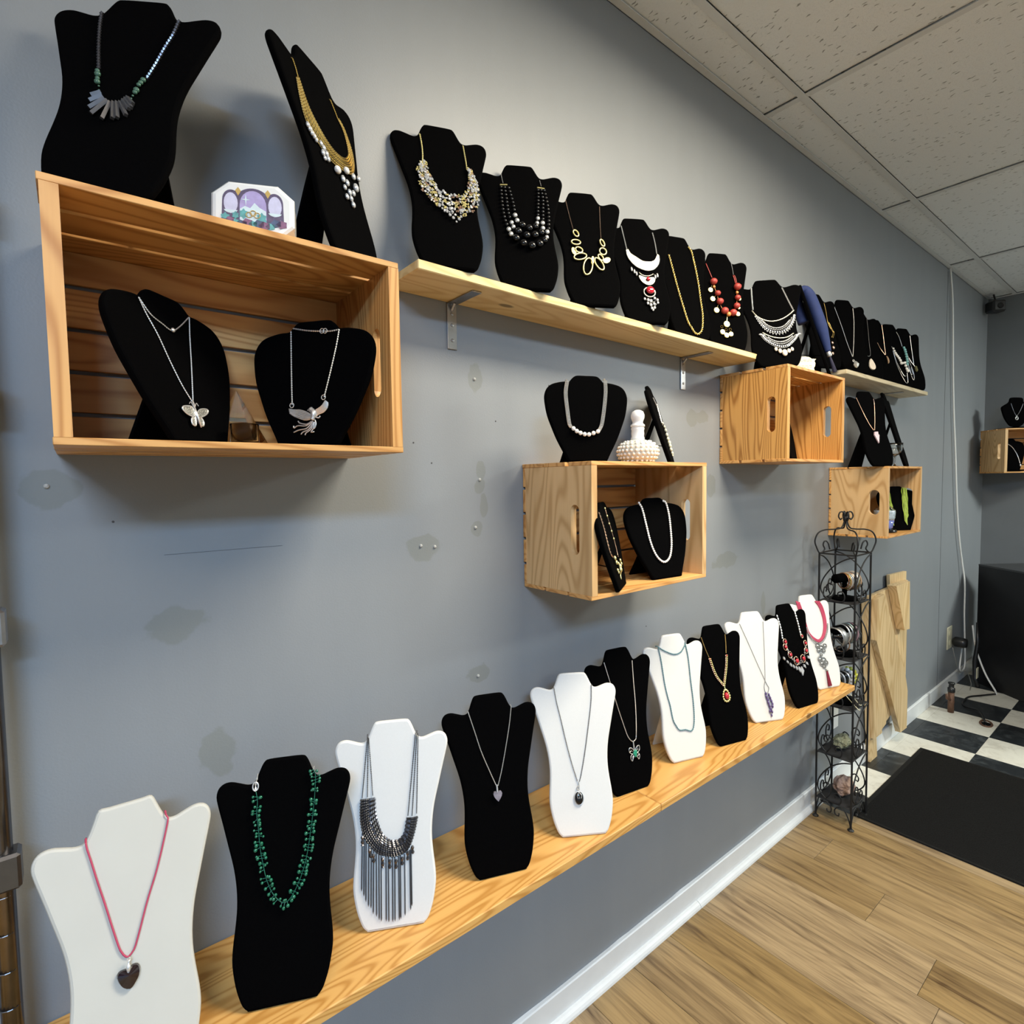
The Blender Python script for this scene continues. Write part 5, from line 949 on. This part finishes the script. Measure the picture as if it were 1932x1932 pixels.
# clear pyramid and tea light holder inside the high crate
pz = 1.5975
t = thing('glass_pyramid', 'clear glass pyramid standing between the butterfly and phoenix busts', 'ornament', at(.226, -.072, pz, .25)); MB().add([(-.042, -.03, 0), (.042, -.03, 0), (.042, .03, 0), (-.042, .03, 0), (0, 0, .100)], [(3, 2, 1, 0), (0, 1, 4), (1, 2, 4), (2, 3, 4), (3, 0, 4)]).build('pyramid', THIN, t)
t = thing('tealight_holder', 'small round clear glass candle cup in front of the glass pyramid', 'candle holder', at(.222, -.135, pz, .2)); MB().lathe([(.0001, 0), (.018, 0), (.0215, .004), (.0215, .036), (.0195, .037), (.0188, .034), (.0185, .010), (.0001, .008)], n=24).build('cup', THIN, t, True)
# hobnail perfume bottle
bz = wz(-.2743) + .318
t = thing('perfume_bottle', 'white hobnail glass perfume bottle with a round milk glass stopper', 'bottle', at(1.193, -.15, bz))
body = [(.001, 0), (.030, 0), (.034, .003), (.048, .012), (.0525, .024), (.0535, .032), (.051, .042), (.043, .052), (.030, .059), (.018, .063)]
MB().lathe(body, n=36).build('body', OPAL, t, True)
mb = MB()
for j, (r, h) in enumerate(((.041, .0065), (.0490, .0145), (.0528, .0235), (.0535, .0330), (.0505, .0425), (.0435, .0510), (.034, .0565))):
    n = int(2 * math.pi * r / .0125)
    for i in range(n): a = 2 * math.pi * (i + .5 * (j % 2)) / n; mb.ball((r * math.cos(a), r * math.sin(a), h), .0040, 6, 5)
stuff(mb.build('hobnails', HOB, t, True))
MB().lathe([(.018, .062), (.0185, .066), (.0165, .071), (.0172, .080), (.0163, .087), (.0180, .092), (.0165, .096)], n=24).build('neck', MILK, t, True)
MB().lathe([(.0165, .096), (.0190, .098), (.0192, .102), (.0150, .105), (.0135, .109), (.0150, .113), (.0180, .121), (.0182, .128), (.0150, .137), (.008, .1415), (.0003, .143)], n=24).build('stopper', MILK, t, True)
# cream scroll on the striped crate
sz = wz(.0523) + .318
t = thing('resin_scroll', 'small cream scroll shaped plaque with faint lines of lettering on the striped crate', 'plaque', at(2.045, -.205, sz, -.80))
sc = [(-.040, 0), (-.034, .012), (-.030, .030), (-.028, .052), (0, .053), (.014, .050), (.022, .044), (.036, .043), (.031, .036), (.034, .028), (.033, .018), (.029, .012), (.032, .003), (.030, 0)]
MB().plate(sc, -.009, .009).build('scroll', CREAM, t)
for z, n in ((.040, 3), (.0355, 5), (.020, 4), (.0145, 5)):
    mb = MB(); w = .05 / n
    for i in range(n): mb.box((-.024 + i * w, -.0094, z), (-.024 + i * w + w * .66, -.0088, z + .0014))
    mb.build('text_line', INK, t)
# wine glass on the knotty crate
kz = wz(-.2762) + .318
t = thing('wine_glass', 'small clear stemmed wine glass on the knotty crate', 'glass', at(3.08, -.175, kz))
MB().lathe([(.0001, .0), (.026, 0), (.026, .002), (.006, .005), (.0035, .012), (.0035, .046), (.006, .051), (.020, .060), (.029, .077), (.032, .098), (.0325, .113), (.0312, .113), (.0305, .098), (.0275, .079), (.018, .062), (.0001, .056)], n=28).build('glass_body', CLEAR, t, True)
# blue and clear bottle inside the knotty crate
t = thing('glass_bottle', 'swirled blue and clear glass bottle beside the lime green necklace', 'bottle', at(2.99, -.165, wz(-.2762) + .0098))
MB().lathe([(.001, .016), (.030, .016), (.034, .022), (.040, .058)], n=28).build('blue_base', BLUEGL, t, True); FROST = simple('swirled_blue_white_glass', (0.38, 0.47, 0.60), .15, vary=.8, vscale=70, **{'Coat_Weight': .6})
MB().lathe([(.040, .058), (.043, .070), (.0445, .095), (.043, .105)], n=28).build('swirl_band', FROST, t, True)
MB().lathe([(.043, .105), (.030, .118), (.014, .132), (.009, .148), (.0088, .162), (.014, .166), (.0125, .168), (.007, .163), (.0075, .148), (.012, .130), (.028, .115), (.040, .104)], n=28).build('clear_neck', CLEAR, t, True)
MB().lathe([(.001, 0), (.048, 0), (.052, .004), (.050, .012), (.044, .016), (.001, .0155)], n=24).build('dark_stand', ONYX, t, True)

# ---------------------------------------------------------------- far corner: busts of the diagonal crate
C6 = M3((5.385, -.035, .006 + ZO), -math.pi / 4)
def put6(u, d, z, rz, tilt): return C6 @ Matrix.Translation((u, -d, z)) @ Matrix.Rotation(rz, 4, 'Z') @ Matrix.Rotation(-tilt, 4, 'X')
def bust6(name, label, m, half, s, foot=False):
    t = thing('necklace_bust', label, 'display bust', m); o = place('board', board_mesh(half, s, .012, BLACK), t)
    MB().lathe([(.001, 0), (.030 * s * 2, 0), (.030 * s * 2, .006), (.012 * s * 2, .010), (.012 * s * 2, .014)], n=20).build('foot', BLACK, t)
    return t
m = put6(.150, .12, .3185, .30, .0); bust6('a', 'small black bust with pointed shoulders on top of the diagonal corner crate', m @ Matrix.Translation((0, 0, 0)), OUT_C, 2.05)
t = thing('necklace', 'tiny ring shaped silver pendant on the small corner bust', 'necklace', m)
chain(t, 'L4', [[Vector((-.055, FO, .185)), Vector((-.028, FO, .13)), Vector((-.004, FO, .095))], [Vector((.055, FO, .185)), Vector((.028, FO, .13)), Vector((.002, FO, .095))]], .0016, STEEL); MB().ring((-.001, FO - .001, .078), .011, .011, .0035, 0, 16, 6).build('ring_pendant', SILVER, t, True); MB().tube([(-.001, FO, .09), (-.001, FO, .10)], .004, 6).build('bail', SILVER, t)
m = put6(.140, .12, .0100, .30, .12); bust6('b', 'small black bust standing inside the diagonal corner crate', m, OUT_B, 1.15)
t = thing('necklace', 'silver chain with a dangling drop on the bust inside the corner crate', 'necklace', m); chain(t, 'L4', [[Vector((-.05, FO, .215)), Vector((.01, FO, .18)), Vector((.05, FO, .12)), Vector((.068, FO, .06))]], .0025, SILVER); MB().ball((.069, FO, .045), .007, 8, 6, (.8, .6, 1.6)).build('drop', SILVER, t, True)

# ---------------------------------------------------------------- black corner counter, corner camera
t = thing('counter', 'tall black counter standing diagonally in the far corner', 'counter', None)
p0, p1 = Vector((5.169, -.09)), Vector((4.36, -1.13)); dn = Vector((.79, -.613)); zt = .879
back = [p0, p1, p1 + dn * .75, p0 + dn * .42]
back[2].x = min(back[2].x, X1 - .02)
MB().plate([(v.x, v.y) for v in back], .0, zt - .012, 'XY').build('cabinet_body', COUNTER, t)
e = [(v.x - .006 * (1 if i < 2 else 0), v.y) for i, v in enumerate(back)]; MB().plate(e, zt - .012, zt, 'XY').build('counter_top', COUNTERTOP, t)
t = thing('corner_camera', 'small black box camera high in the far ceiling corner', 'camera', at(5.53, -.07, 2.795, -.7)); MB().bbox((-.05, -.045, -.04), (.05, .045, .045), .012).build('camera_body', BPLAST, t); MB().lathe([(.001, -.052), (.018, -.052), (.022, -.046)], n=16, axis='Y').build('lens', ONYX, t); MB().tube([(0, 0, .045), (0, .02, .100)], .006, 6).build('mount_arm', BPLAST, t)

# ---------------------------------------------------------------- electrical: hanging flex, outlet, plug, leads
def cord(name, label, pts, r, mat, step=.02, n=6):
    o = MB().tube(cr(pts, step), r, n).build(name, mat, None, True); return tag(o, label, 'cable')
cord('hanging_cable', 'white flex hanging from the ceiling down to the wall outlet', [(4.585, -.012, CEIL - .002), (4.64, -.014, wz(1.18)), (4.665, -.016, wz(.95)), (4.701, -.014, wz(.70)), (4.74, -.016, wz(.42)), (4.793, -.018, wz(.167)), (4.871, -.018, wz(-.203)), (4.95, -.018, wz(-.44)), (5.039, -.02, wz(-.634)), (5.085, -.03, wz(-.80)), (5.075, -.035, wz(-1.03)), (5.12, -.035, wz(-1.29)), (5.13, -.035, wz(-1.385)), (5.09, -.04, wz(-1.425)), (5.02, -.04, wz(-1.432)), (4.965, -.04, wz(-1.40)), (4.985, -.04, wz(-1.33)), (4.965, -.05, wz(-1.25))], .0055, PLASTIC)
t = thing('wall_outlet', 'almond wall outlet cover low on the wall by the counter', 'outlet', at(4.845, 0, wz(-1.165))); MB().bbox((-.055, -.006, -.075), (.055, 0, .085), .002).build('cover_plate', OUTL, t)
for z in (.04, -.03): MB().bbox((-.018, -.009, z - .016), (.018, -.006, z + .016), .002).build('socket', OUTL, t)
t = thing('plug_adapter', 'round black plug adapter pushed into the almond outlet', 'plug', at(4.90, -.05, wz(-1.195))); MB().lathe([(.012, -.045), (.03, -.042), (.036, -.02), (.036, .025), (.022, .04)], n=18, axis='Y').build('adapter_body', BPLAST, t, True)
cord('lead', 'thin grey lead drooping from the outlet down to the tiles', [(4.86, -.02, wz(-1.23)), (4.88, -.035, wz(-1.33)), (4.97, -.04, wz(-1.43)), (5.05, -.06, .10), (5.10, -.08, .006), (4.93, -.11, .004)], .003, CABLE_G)
cord('lead', 'white lead looping down the front of the black counter', [(5.12, -.075, .43), (5.105, -.10, .27), (5.06, -.165, .11), (5.01, -.232, .014), (4.96, -.245, .006)], .006, PLASTIC)
cord('lead', 'black lead running across the white tile into a floor hole', [(4.96, -.243, .006), (4.85, -.185, .006), (4.75, -.137, .006), (4.60, -.140, .006), (4.535, -.176, .008), (4.45, -.254, .03), (4.345, -.308, .004)], .006, BPLAST)
t = thing('floor_grommet', 'rusty oval hole plate in the white tile where the lead ends', 'grommet', at(4.335, -.312, -.001, .2)); MB().ring((0, 0, .002), .055, .028, .006, 0, 20, 6, 'Z').build('ring_plate', RUST, t, True); MB().lathe([(.0001, .0006), (.03, .0006), (.03, 0)], n=16).build('hole', ONYX, t)
t = thing('pipe_stub', 'rusty capped pipe stub standing up from the tiles near the wall', 'pipe', at(4.385, -.125, -.001)); MB().lathe([(.001, 0), (.017, 0), (.017, .135), (.001, .135)], n=14).build('pipe', RUST, t, True); MB().lathe([(.001, .135), (.020, .135), (.020, .160), (.014, .162), (.014, .185), (.018, .187), (.018, .196), (.001, .198)], n=14).build('cap', BPLAST, t, True); MB().tube([(-.022, 0, .09), (-.05, .01, .10), (-.055, .01, .13)], .008, 6).tube([(.017, 0, .07), (.035, -.005, .06)], .010, 6).build('valve_arm', RUST, t, True)
t = thing('cable_trunk', 'black cable sleeve with a torn tag beside the counter', 'cable', at(5.06, -.105, 0)); MB().tube([(.04, 0, .46), (.02, -.01, .32), (.0, 0, .18), (-.005, -.005, .06), (-.03, -.03, .008)], [.007, .012, .014, .014, .012], 8).build('sleeve', BPLAST, t, True); MB().bbox((-.025, -.020, .06), (.022, -.014, .14), .003).build('tag', OUTL, t)
t = thing('outlet_plate', 'cream cover plate on the wall behind the iron tower', 'outlet', at(2.875, 0, wz(-1.165))); MB().bbox((-.03, -.006, -.075), (.05, 0, .085), .002).build('cover_plate', PLASTIC, t)

# ---------------------------------------------------------------- iron display tower
TX0, TX1, TY0, TY1 = 2.572, 2.742, -.195, -.050
SH = [.092, .303, .527, .743, .990]; TOP = 1.198
t = thing('iron_tower', 'slim black wrought iron tower of five small shelves at the end of the lower shelf', 'rack', at((TX0 + TX1) / 2, (TY0 + TY1) / 2, 0))
hx, hy = (TX1 - TX0) / 2, (TY1 - TY0) / 2; pr_ = .0042
cors = [(-hx, -hy), (hx, -hy), (hx, hy), (-hx, hy)]
for cx, cy in cors:
    p = MB().tube([(cx, cy, .010), (cx, cy, TOP)], pr_, 6).build('post', IRON, t); MB().lathe([(.001, 0), (.013, 0), (.013, .003), (.006, .008), (.005, .012)], (cx, cy, 0), 12).build('foot', IRON, p)
pl = MB().bbox((-hx, -hy, -.004), (hx, hy, 0), .001).mesh('shelf', IRONP)
for z in SH: place('shelf', pl, t, (0, 0, z))
fr_ = MB()
for i in range(4): a, b = cors[i], cors[(i + 1) % 4]; fr_.tube([(*a, TOP), (*b, TOP)], .0036, 5)
fr_.build('top_frame', IRON, t)
def side(a, b): return lambda s_, z: Vector((a[0] + (b[0] - a[0]) * s_, a[1] + (b[1] - a[1]) * s_, z))
S1 = [(1, 1), (.72, .93), (.42, .78), (.18, .56), (.06, .36), (.07, .2), (.25, .05), (.5, -.03), (.68, .03), (.72, .15), (.64, .24), (.53, .2), (.56, .13)]
S2 = [(.30, .04), (.42, .18), (.42, .33), (.32, .40), (.22, .34), (.24, .25), (.30, .27)]
lv = SH + [TOP]
for k in range(5):
    z0, z1 = lv[k], lv[k + 1]
    for i in range(4):
        f = side(cors[i], cors[(i + 1) % 4])
        for sc_ in (S1, S2): MB().tube(cr([f(a, z0 + max(.003, b * (z1 - z0 - .006))) if b > 0 else f(a, z0 + .002) for a, b in sc_], .008), .0030, 5).build('scroll', IRON, t, True)
for i in range(4):   # curls under the lowest shelf
    f = side(cors[i], cors[(i + 1) % 4])
    for q in ([(0, .012), (.08, .05), (.2, .078), (.34, .082), (.45, .065), (.43, .045), (.34, .043), (.33, .055)], [(1, .012), (.92, .05), (.8, .078), (.66, .082), (.55, .065), (.57, .045), (.66, .043), (.67, .055)]):
        MB().tube(cr([f(a, z) for a, z in q], .006), .0028, 5).build('scroll', IRON, t, True)
for cx, cy in cors:   # crown of four curls meeting in a finial
    nx, ny = cx / hx, cy / hy
    q = [(.60, .018), (.68, .050), (.80, .058), (.86, .040), (.80, .018), (.98, .0), (1.12, .03), (1.18, .062), (1.05, .098), (.78, .112), (.42, .114), (.18, .120), (.07, .145), (.05, .175), (.09, .195), (.22, .196), (.28, .176), (.20, .160), (.15, .168)]
    MB().tube(cr([(cx * a, cy * a, TOP + b * .92) for a, b in q], .006), .0032, 5).build('crown_curl', IRON, t, True)
MB().ball((0, 0, TOP + .150), .012, 8, 6, (1, 1, 1.4)).build('finial', IRON, t, True)
# bracelet bars on the upper three shelves, with bracelets
bx, by = (TX0 + TX1) / 2, (TY0 + TY1) / 2
def tbar(z, h, label, ang, ln=.135, r=.020, base=.050):
    t = thing('bracelet_stand', label, 'jewelry stand', at(bx, by, z + .0005, ang))
    MB().lathe([(.001, 0), (base, 0), (base, .008), (base * .8, .014), (.001, .014)], n=24).build('base', BLACK, t, True); MB().tube([(0, 0, .012), (0, 0, h)], .010, 10).build('stem', BLACK, t, True)
    MB().lathe([(.001, -ln / 2 - .003), (r * .8, -ln / 2 - .002), (r, -ln / 2 + .004), (r, ln / 2 - .004), (r * .8, ln / 2 + .002), (.001, ln / 2 + .003)], (0, 0, h), 18, 'X').build('bar', BLACK, t, True)
    return t.matrix_world.copy() if False else at(bx, by, z + .0005, ang)
def bracelet(m, x, h, rb, w, mat, label, group=None, rv=None, tiltx=0.0, lathe=None):
    drop = (rv or rb) - .0205
    o = MB(); rv = rv or rb
    if lathe: o.lathe([(rb - .003, -lathe), (rb, -lathe * .95), (rb + .004, -lathe * .4), (rb + .004, lathe * .4), (rb, lathe * .95), (rb - .003, lathe), (rb - .004, 0)], n=26, axis='X'); o.f = [f for f in o.f if len(f) == 4]; n_ = 26; o.f += [(6 * n_ + k, 6 * n_ + (k + 1) % n_, (k + 1) % n_, k) for k in range(n_)]
    else: o.ring((0, 0, 0), rb, rv, w, 0, 26, 5, 'X')
    ob = o.build('bracelet', mat, None, True); ob.matrix_world = m @ Matrix.Translation((x, 0, h - drop)) @ Matrix.Rotation(tiltx, 4, 'Z') ; return tag(ob, label, 'bracelet', group)
ANG = -.22
m = tbar(SH[4], .098, 'black velvet bracelet bar on the topmost tower shelf', ANG)
spec1 = [(COPPER, .0026), (GOLD, .0016), (SILVER, .0016), (HORN, .0026), (SILVER, .0022), (RGOLD, .0028), (COPPER, .0022), (PEWTER, .002), (SILVER, .0018), (RGOLD, .0024), (DGOLD, .0026), (HORN, .003)]
nm1 = {id(COPPER): 'copper', id(GOLD): 'bright gold', id(SILVER): 'thin silver', id(HORN): 'brown', id(RGOLD): 'rose gold', id(PEWTER): 'dull pewter', id(DGOLD): 'antique gold'}
for i, (mt, w) in enumerate(spec1): bracelet(m, -.012 + .0068 * i, .098, .029 + .0015 * (i % 3), w, mt, nm1[id(mt)] + ' bangle hanging on the bracelet bar of the topmost tower shelf', 'bangles on the topmost tower shelf', .034 + .002 * (i % 4), (i % 3 - 1) * .12)
bracelet(m, .055, .098, .027, .002, IVORY, 'wide cream cuff at the end of the topmost bracelet bar', None, None, 0, .006)
m = tbar(SH[3], .115, 'black velvet bracelet bar on the second highest tower shelf', ANG)
bracelet(m, -.056, .108, .045, .003, PEWTER, 'broad dark silver cuff on the second highest tower shelf', None, None, .1, .020)
for i, (mt, lb) in enumerate(((SILVER, 'twisted silver bangle behind the broad dark cuff'), (STEEL, 'grey steel bangle behind the broad dark cuff'), (simple('mint_beads', (0.45, 0.58, 0.52), .4, vary=.3, vscale=300), 'mint green bracelet with trailing ends on the second highest shelf'), (simple('mauve_beads', (0.28, 0.17, 0.20), .4, vary=.5, vscale=300), 'mauve beaded bracelet on the second highest tower shelf'))): bracelet(m, -.012 + .018 * i, .115, .036, .004, mt, lb, None, .044, .1 * (i % 2))
ob = bracelet(m, -.045, .060, .036, .004, BPLAST, 'black leather cuff lying below the broad dark cuff', None, None, .2, .012)
ob = bracelet(m, -.02, .062, .034, .003, RGOLD, 'gold studded bangle lying below the broad dark cuff', None, None, .5)
m = tbar(SH[2], .120, 'black velvet bracelet bar on the middle tower shelf', ANG)
for i, (mt, w, lb) in enumerate(((simple('yellow_cord', (0.80, 0.58, 0.12), .5), .0030, 'yellow cord bracelet on the middle tower shelf'), (BPLAST, .005, 'black leather bracelet on the middle tower shelf'), (simple('grey_studs', (0.5, 0.5, 0.52), .4, .5, vary=.7, vscale=250), .005, 'grey studded bracelet on the middle tower shelf'), (ONYX, .0045, 'glossy black bangle on the middle tower shelf'), (SILVER, .0045, 'bright silver bangle on the middle tower shelf'))): bracelet(m, -.065 + .015 * i, .120, .030, w, mt, lb, None, .033, .05 * i)
YEL = simple('lemon_bead', (0.62, 0.62, 0.08), .3, vary=.2, vscale=40); WB = simple('white_tile_bead', (0.75, 0.75, 0.76), .3)
for mt, x, lb in ((WB, .022, 'stretch bracelet of white rectangular beads on the middle tower shelf'), (YEL, .048, 'stretch bracelet of lemon yellow disc beads on the middle tower shelf')):
    t = thing('bracelet', lb, 'bracelet', m @ Matrix.Translation((x, 0, .112)))
    for i in range(11):
        a = 2 * math.pi * i / 11; MB().ball((0, .031 * math.cos(a), .031 * math.sin(a)), .0095, 8, 5, (1.25 if mt is WB else .9, 1, 1)).build('bead', mt, t, True)
t = thing('bracelet', 'cream knotted cord bracelet trailing over the middle tower shelf', 'bracelet', at(bx - .03, by - .03, SH[2] + .003)); MB().tube(cr([(-.02, .01, .06), (-.022, -.02, .03), (-.03, -.055, .004), (-.02, -.058, .002)], .006), .0014, 5).tube(cr([(.015, .01, .06), (.02, -.02, .03), (.028, -.04, .003), (.04, -.042, .002)], .006), .0014, 5).build('cord_ends', CREAM, t)
def rock(name, label, loc, r, mat, seed, sq=(1, .8, .75)):
    bm = bmesh.new(); bmesh.ops.create_icosphere(bm, subdivisions=4, radius=1.0)
    for v in bm.verts:
        q = v.co + Vector((seed * 3.1, seed, 0)); d = 1 + .34 * noise.noise(q * 1.7) + .16 * abs(noise.noise(q * 4.0)) + .07 * noise.noise(q * 9)
        v.co = Vector((v.co.x * sq[0], v.co.y * sq[1], v.co.z * sq[2])) * d * r
    zmin = min(v.co.z for v in bm.verts)
    for v in bm.verts: v.co.z = max(v.co.z - zmin, .06 * r) - .06 * r
    me = bpy.data.meshes.new(name); bm.to_mesh(me); bm.free(); me.materials.append(mat)
    o = bpy.data.objects.new(name, me); C.objects.link(o); o.location = loc; return tag(o, label, 'mineral')
rock('rock', 'mossy green and grey mineral lump on the fourth tower shelf', (bx + .015, by + .005, SH[1] + .0005), .040, simple('green_grey_stone', (0.22, 0.23, 0.15), .8, vary=.75, vscale=45, bmp=.6), 2.3, (1.1, .75, .75))
rock('rock', 'pinkish brown rough crystal rock on the lowest tower shelf', (bx + .018, by - .005, SH[0] + .0005), .047, simple('pinkish_stone', (0.36, 0.24, 0.19), .8, vary=.6, vscale=45, bmp=.6), 5.7, (1.05, .8, .9))

# ---------------------------------------------------------------- raw pine gate leaning against the wall
t = thing('wooden_gate', 'unfinished pine board gate leaning on the wall behind the iron tower', 'gate', at(3.2, -.014, 0))
def plank2(name, poly, y0, y1): MB().plate([(x - 3.2, z) for x, z in poly], y0 + .014, y1 + .014).build(name, PALLET, t)
plank2('stile', [(3.165, .905), (3.262, .895), (3.385, .0), (3.282, .0)], -.032, -.014)
edge = [(3.159, .918), (3.735, .932), (3.757, .608), (3.763, .298), (3.545, .178), (3.296, .132)]
for xa, xb, dz in ((3.165, 3.305, 0), (3.307, 3.45, .0), (3.452, 3.595, .0), (3.597, 3.755, .0)):
    zb = .135 + max(0, (xa - 3.29)) * .30; lean = .10 if xa < 3.3 else .0
    plank2('board', [(xa, .918 + (xa - 3.165) * .022), (xb, .918 + (xb - 3.165) * .022), (xb + (.135 - .0) * 0 + lean * .9, zb + (.03 if xa > 3.3 else 0)), (xa + (.115 if xa < 3.3 else 0), zb)], -.050 - .001 * (xa * 7 % 2), -.033)
plank2('top_block', [(3.525, .985), (3.80, .975), (3.80, .90), (3.535, .90)], -.030, -.014)
plank2('brace', [(3.293, .918), (3.200, .900), (3.195, .690), (3.594, .086), (3.698, .083), (3.70, .30), (3.655, .406)], -.078, -.052)
plank2('brace', [(3.415, .945), (3.632, .945), (3.648, .673), (3.565, .680)], -.095, -.0525)

# ---------------------------------------------------------------- dark metal pole at the left edge
t = thing('metal_pole', 'dark metal pole with clamp collars at the very left edge', 'pole', at(-.101, -.056, 0)); MB().tube([(-.003, 0, 0), (.004, 0, CEIL - .003)], .0125, 14).build('tube', CHROME, t, True)
for z in (1.945, 1.675, 1.343, .995): MB().bbox((-.016, -.018, z - .026), (.020, .018, z + .026), .004).build('clamp_collar', STEEL if z > 1.3 else GUN, t)
for z in [i * .055 + .3 for i in range(14)]: MB().lathe([(.0127, -.0008), (.0133, 0), (.0127, .0008)], (-.002, 0, z), 14).build('groove', GUN, t)
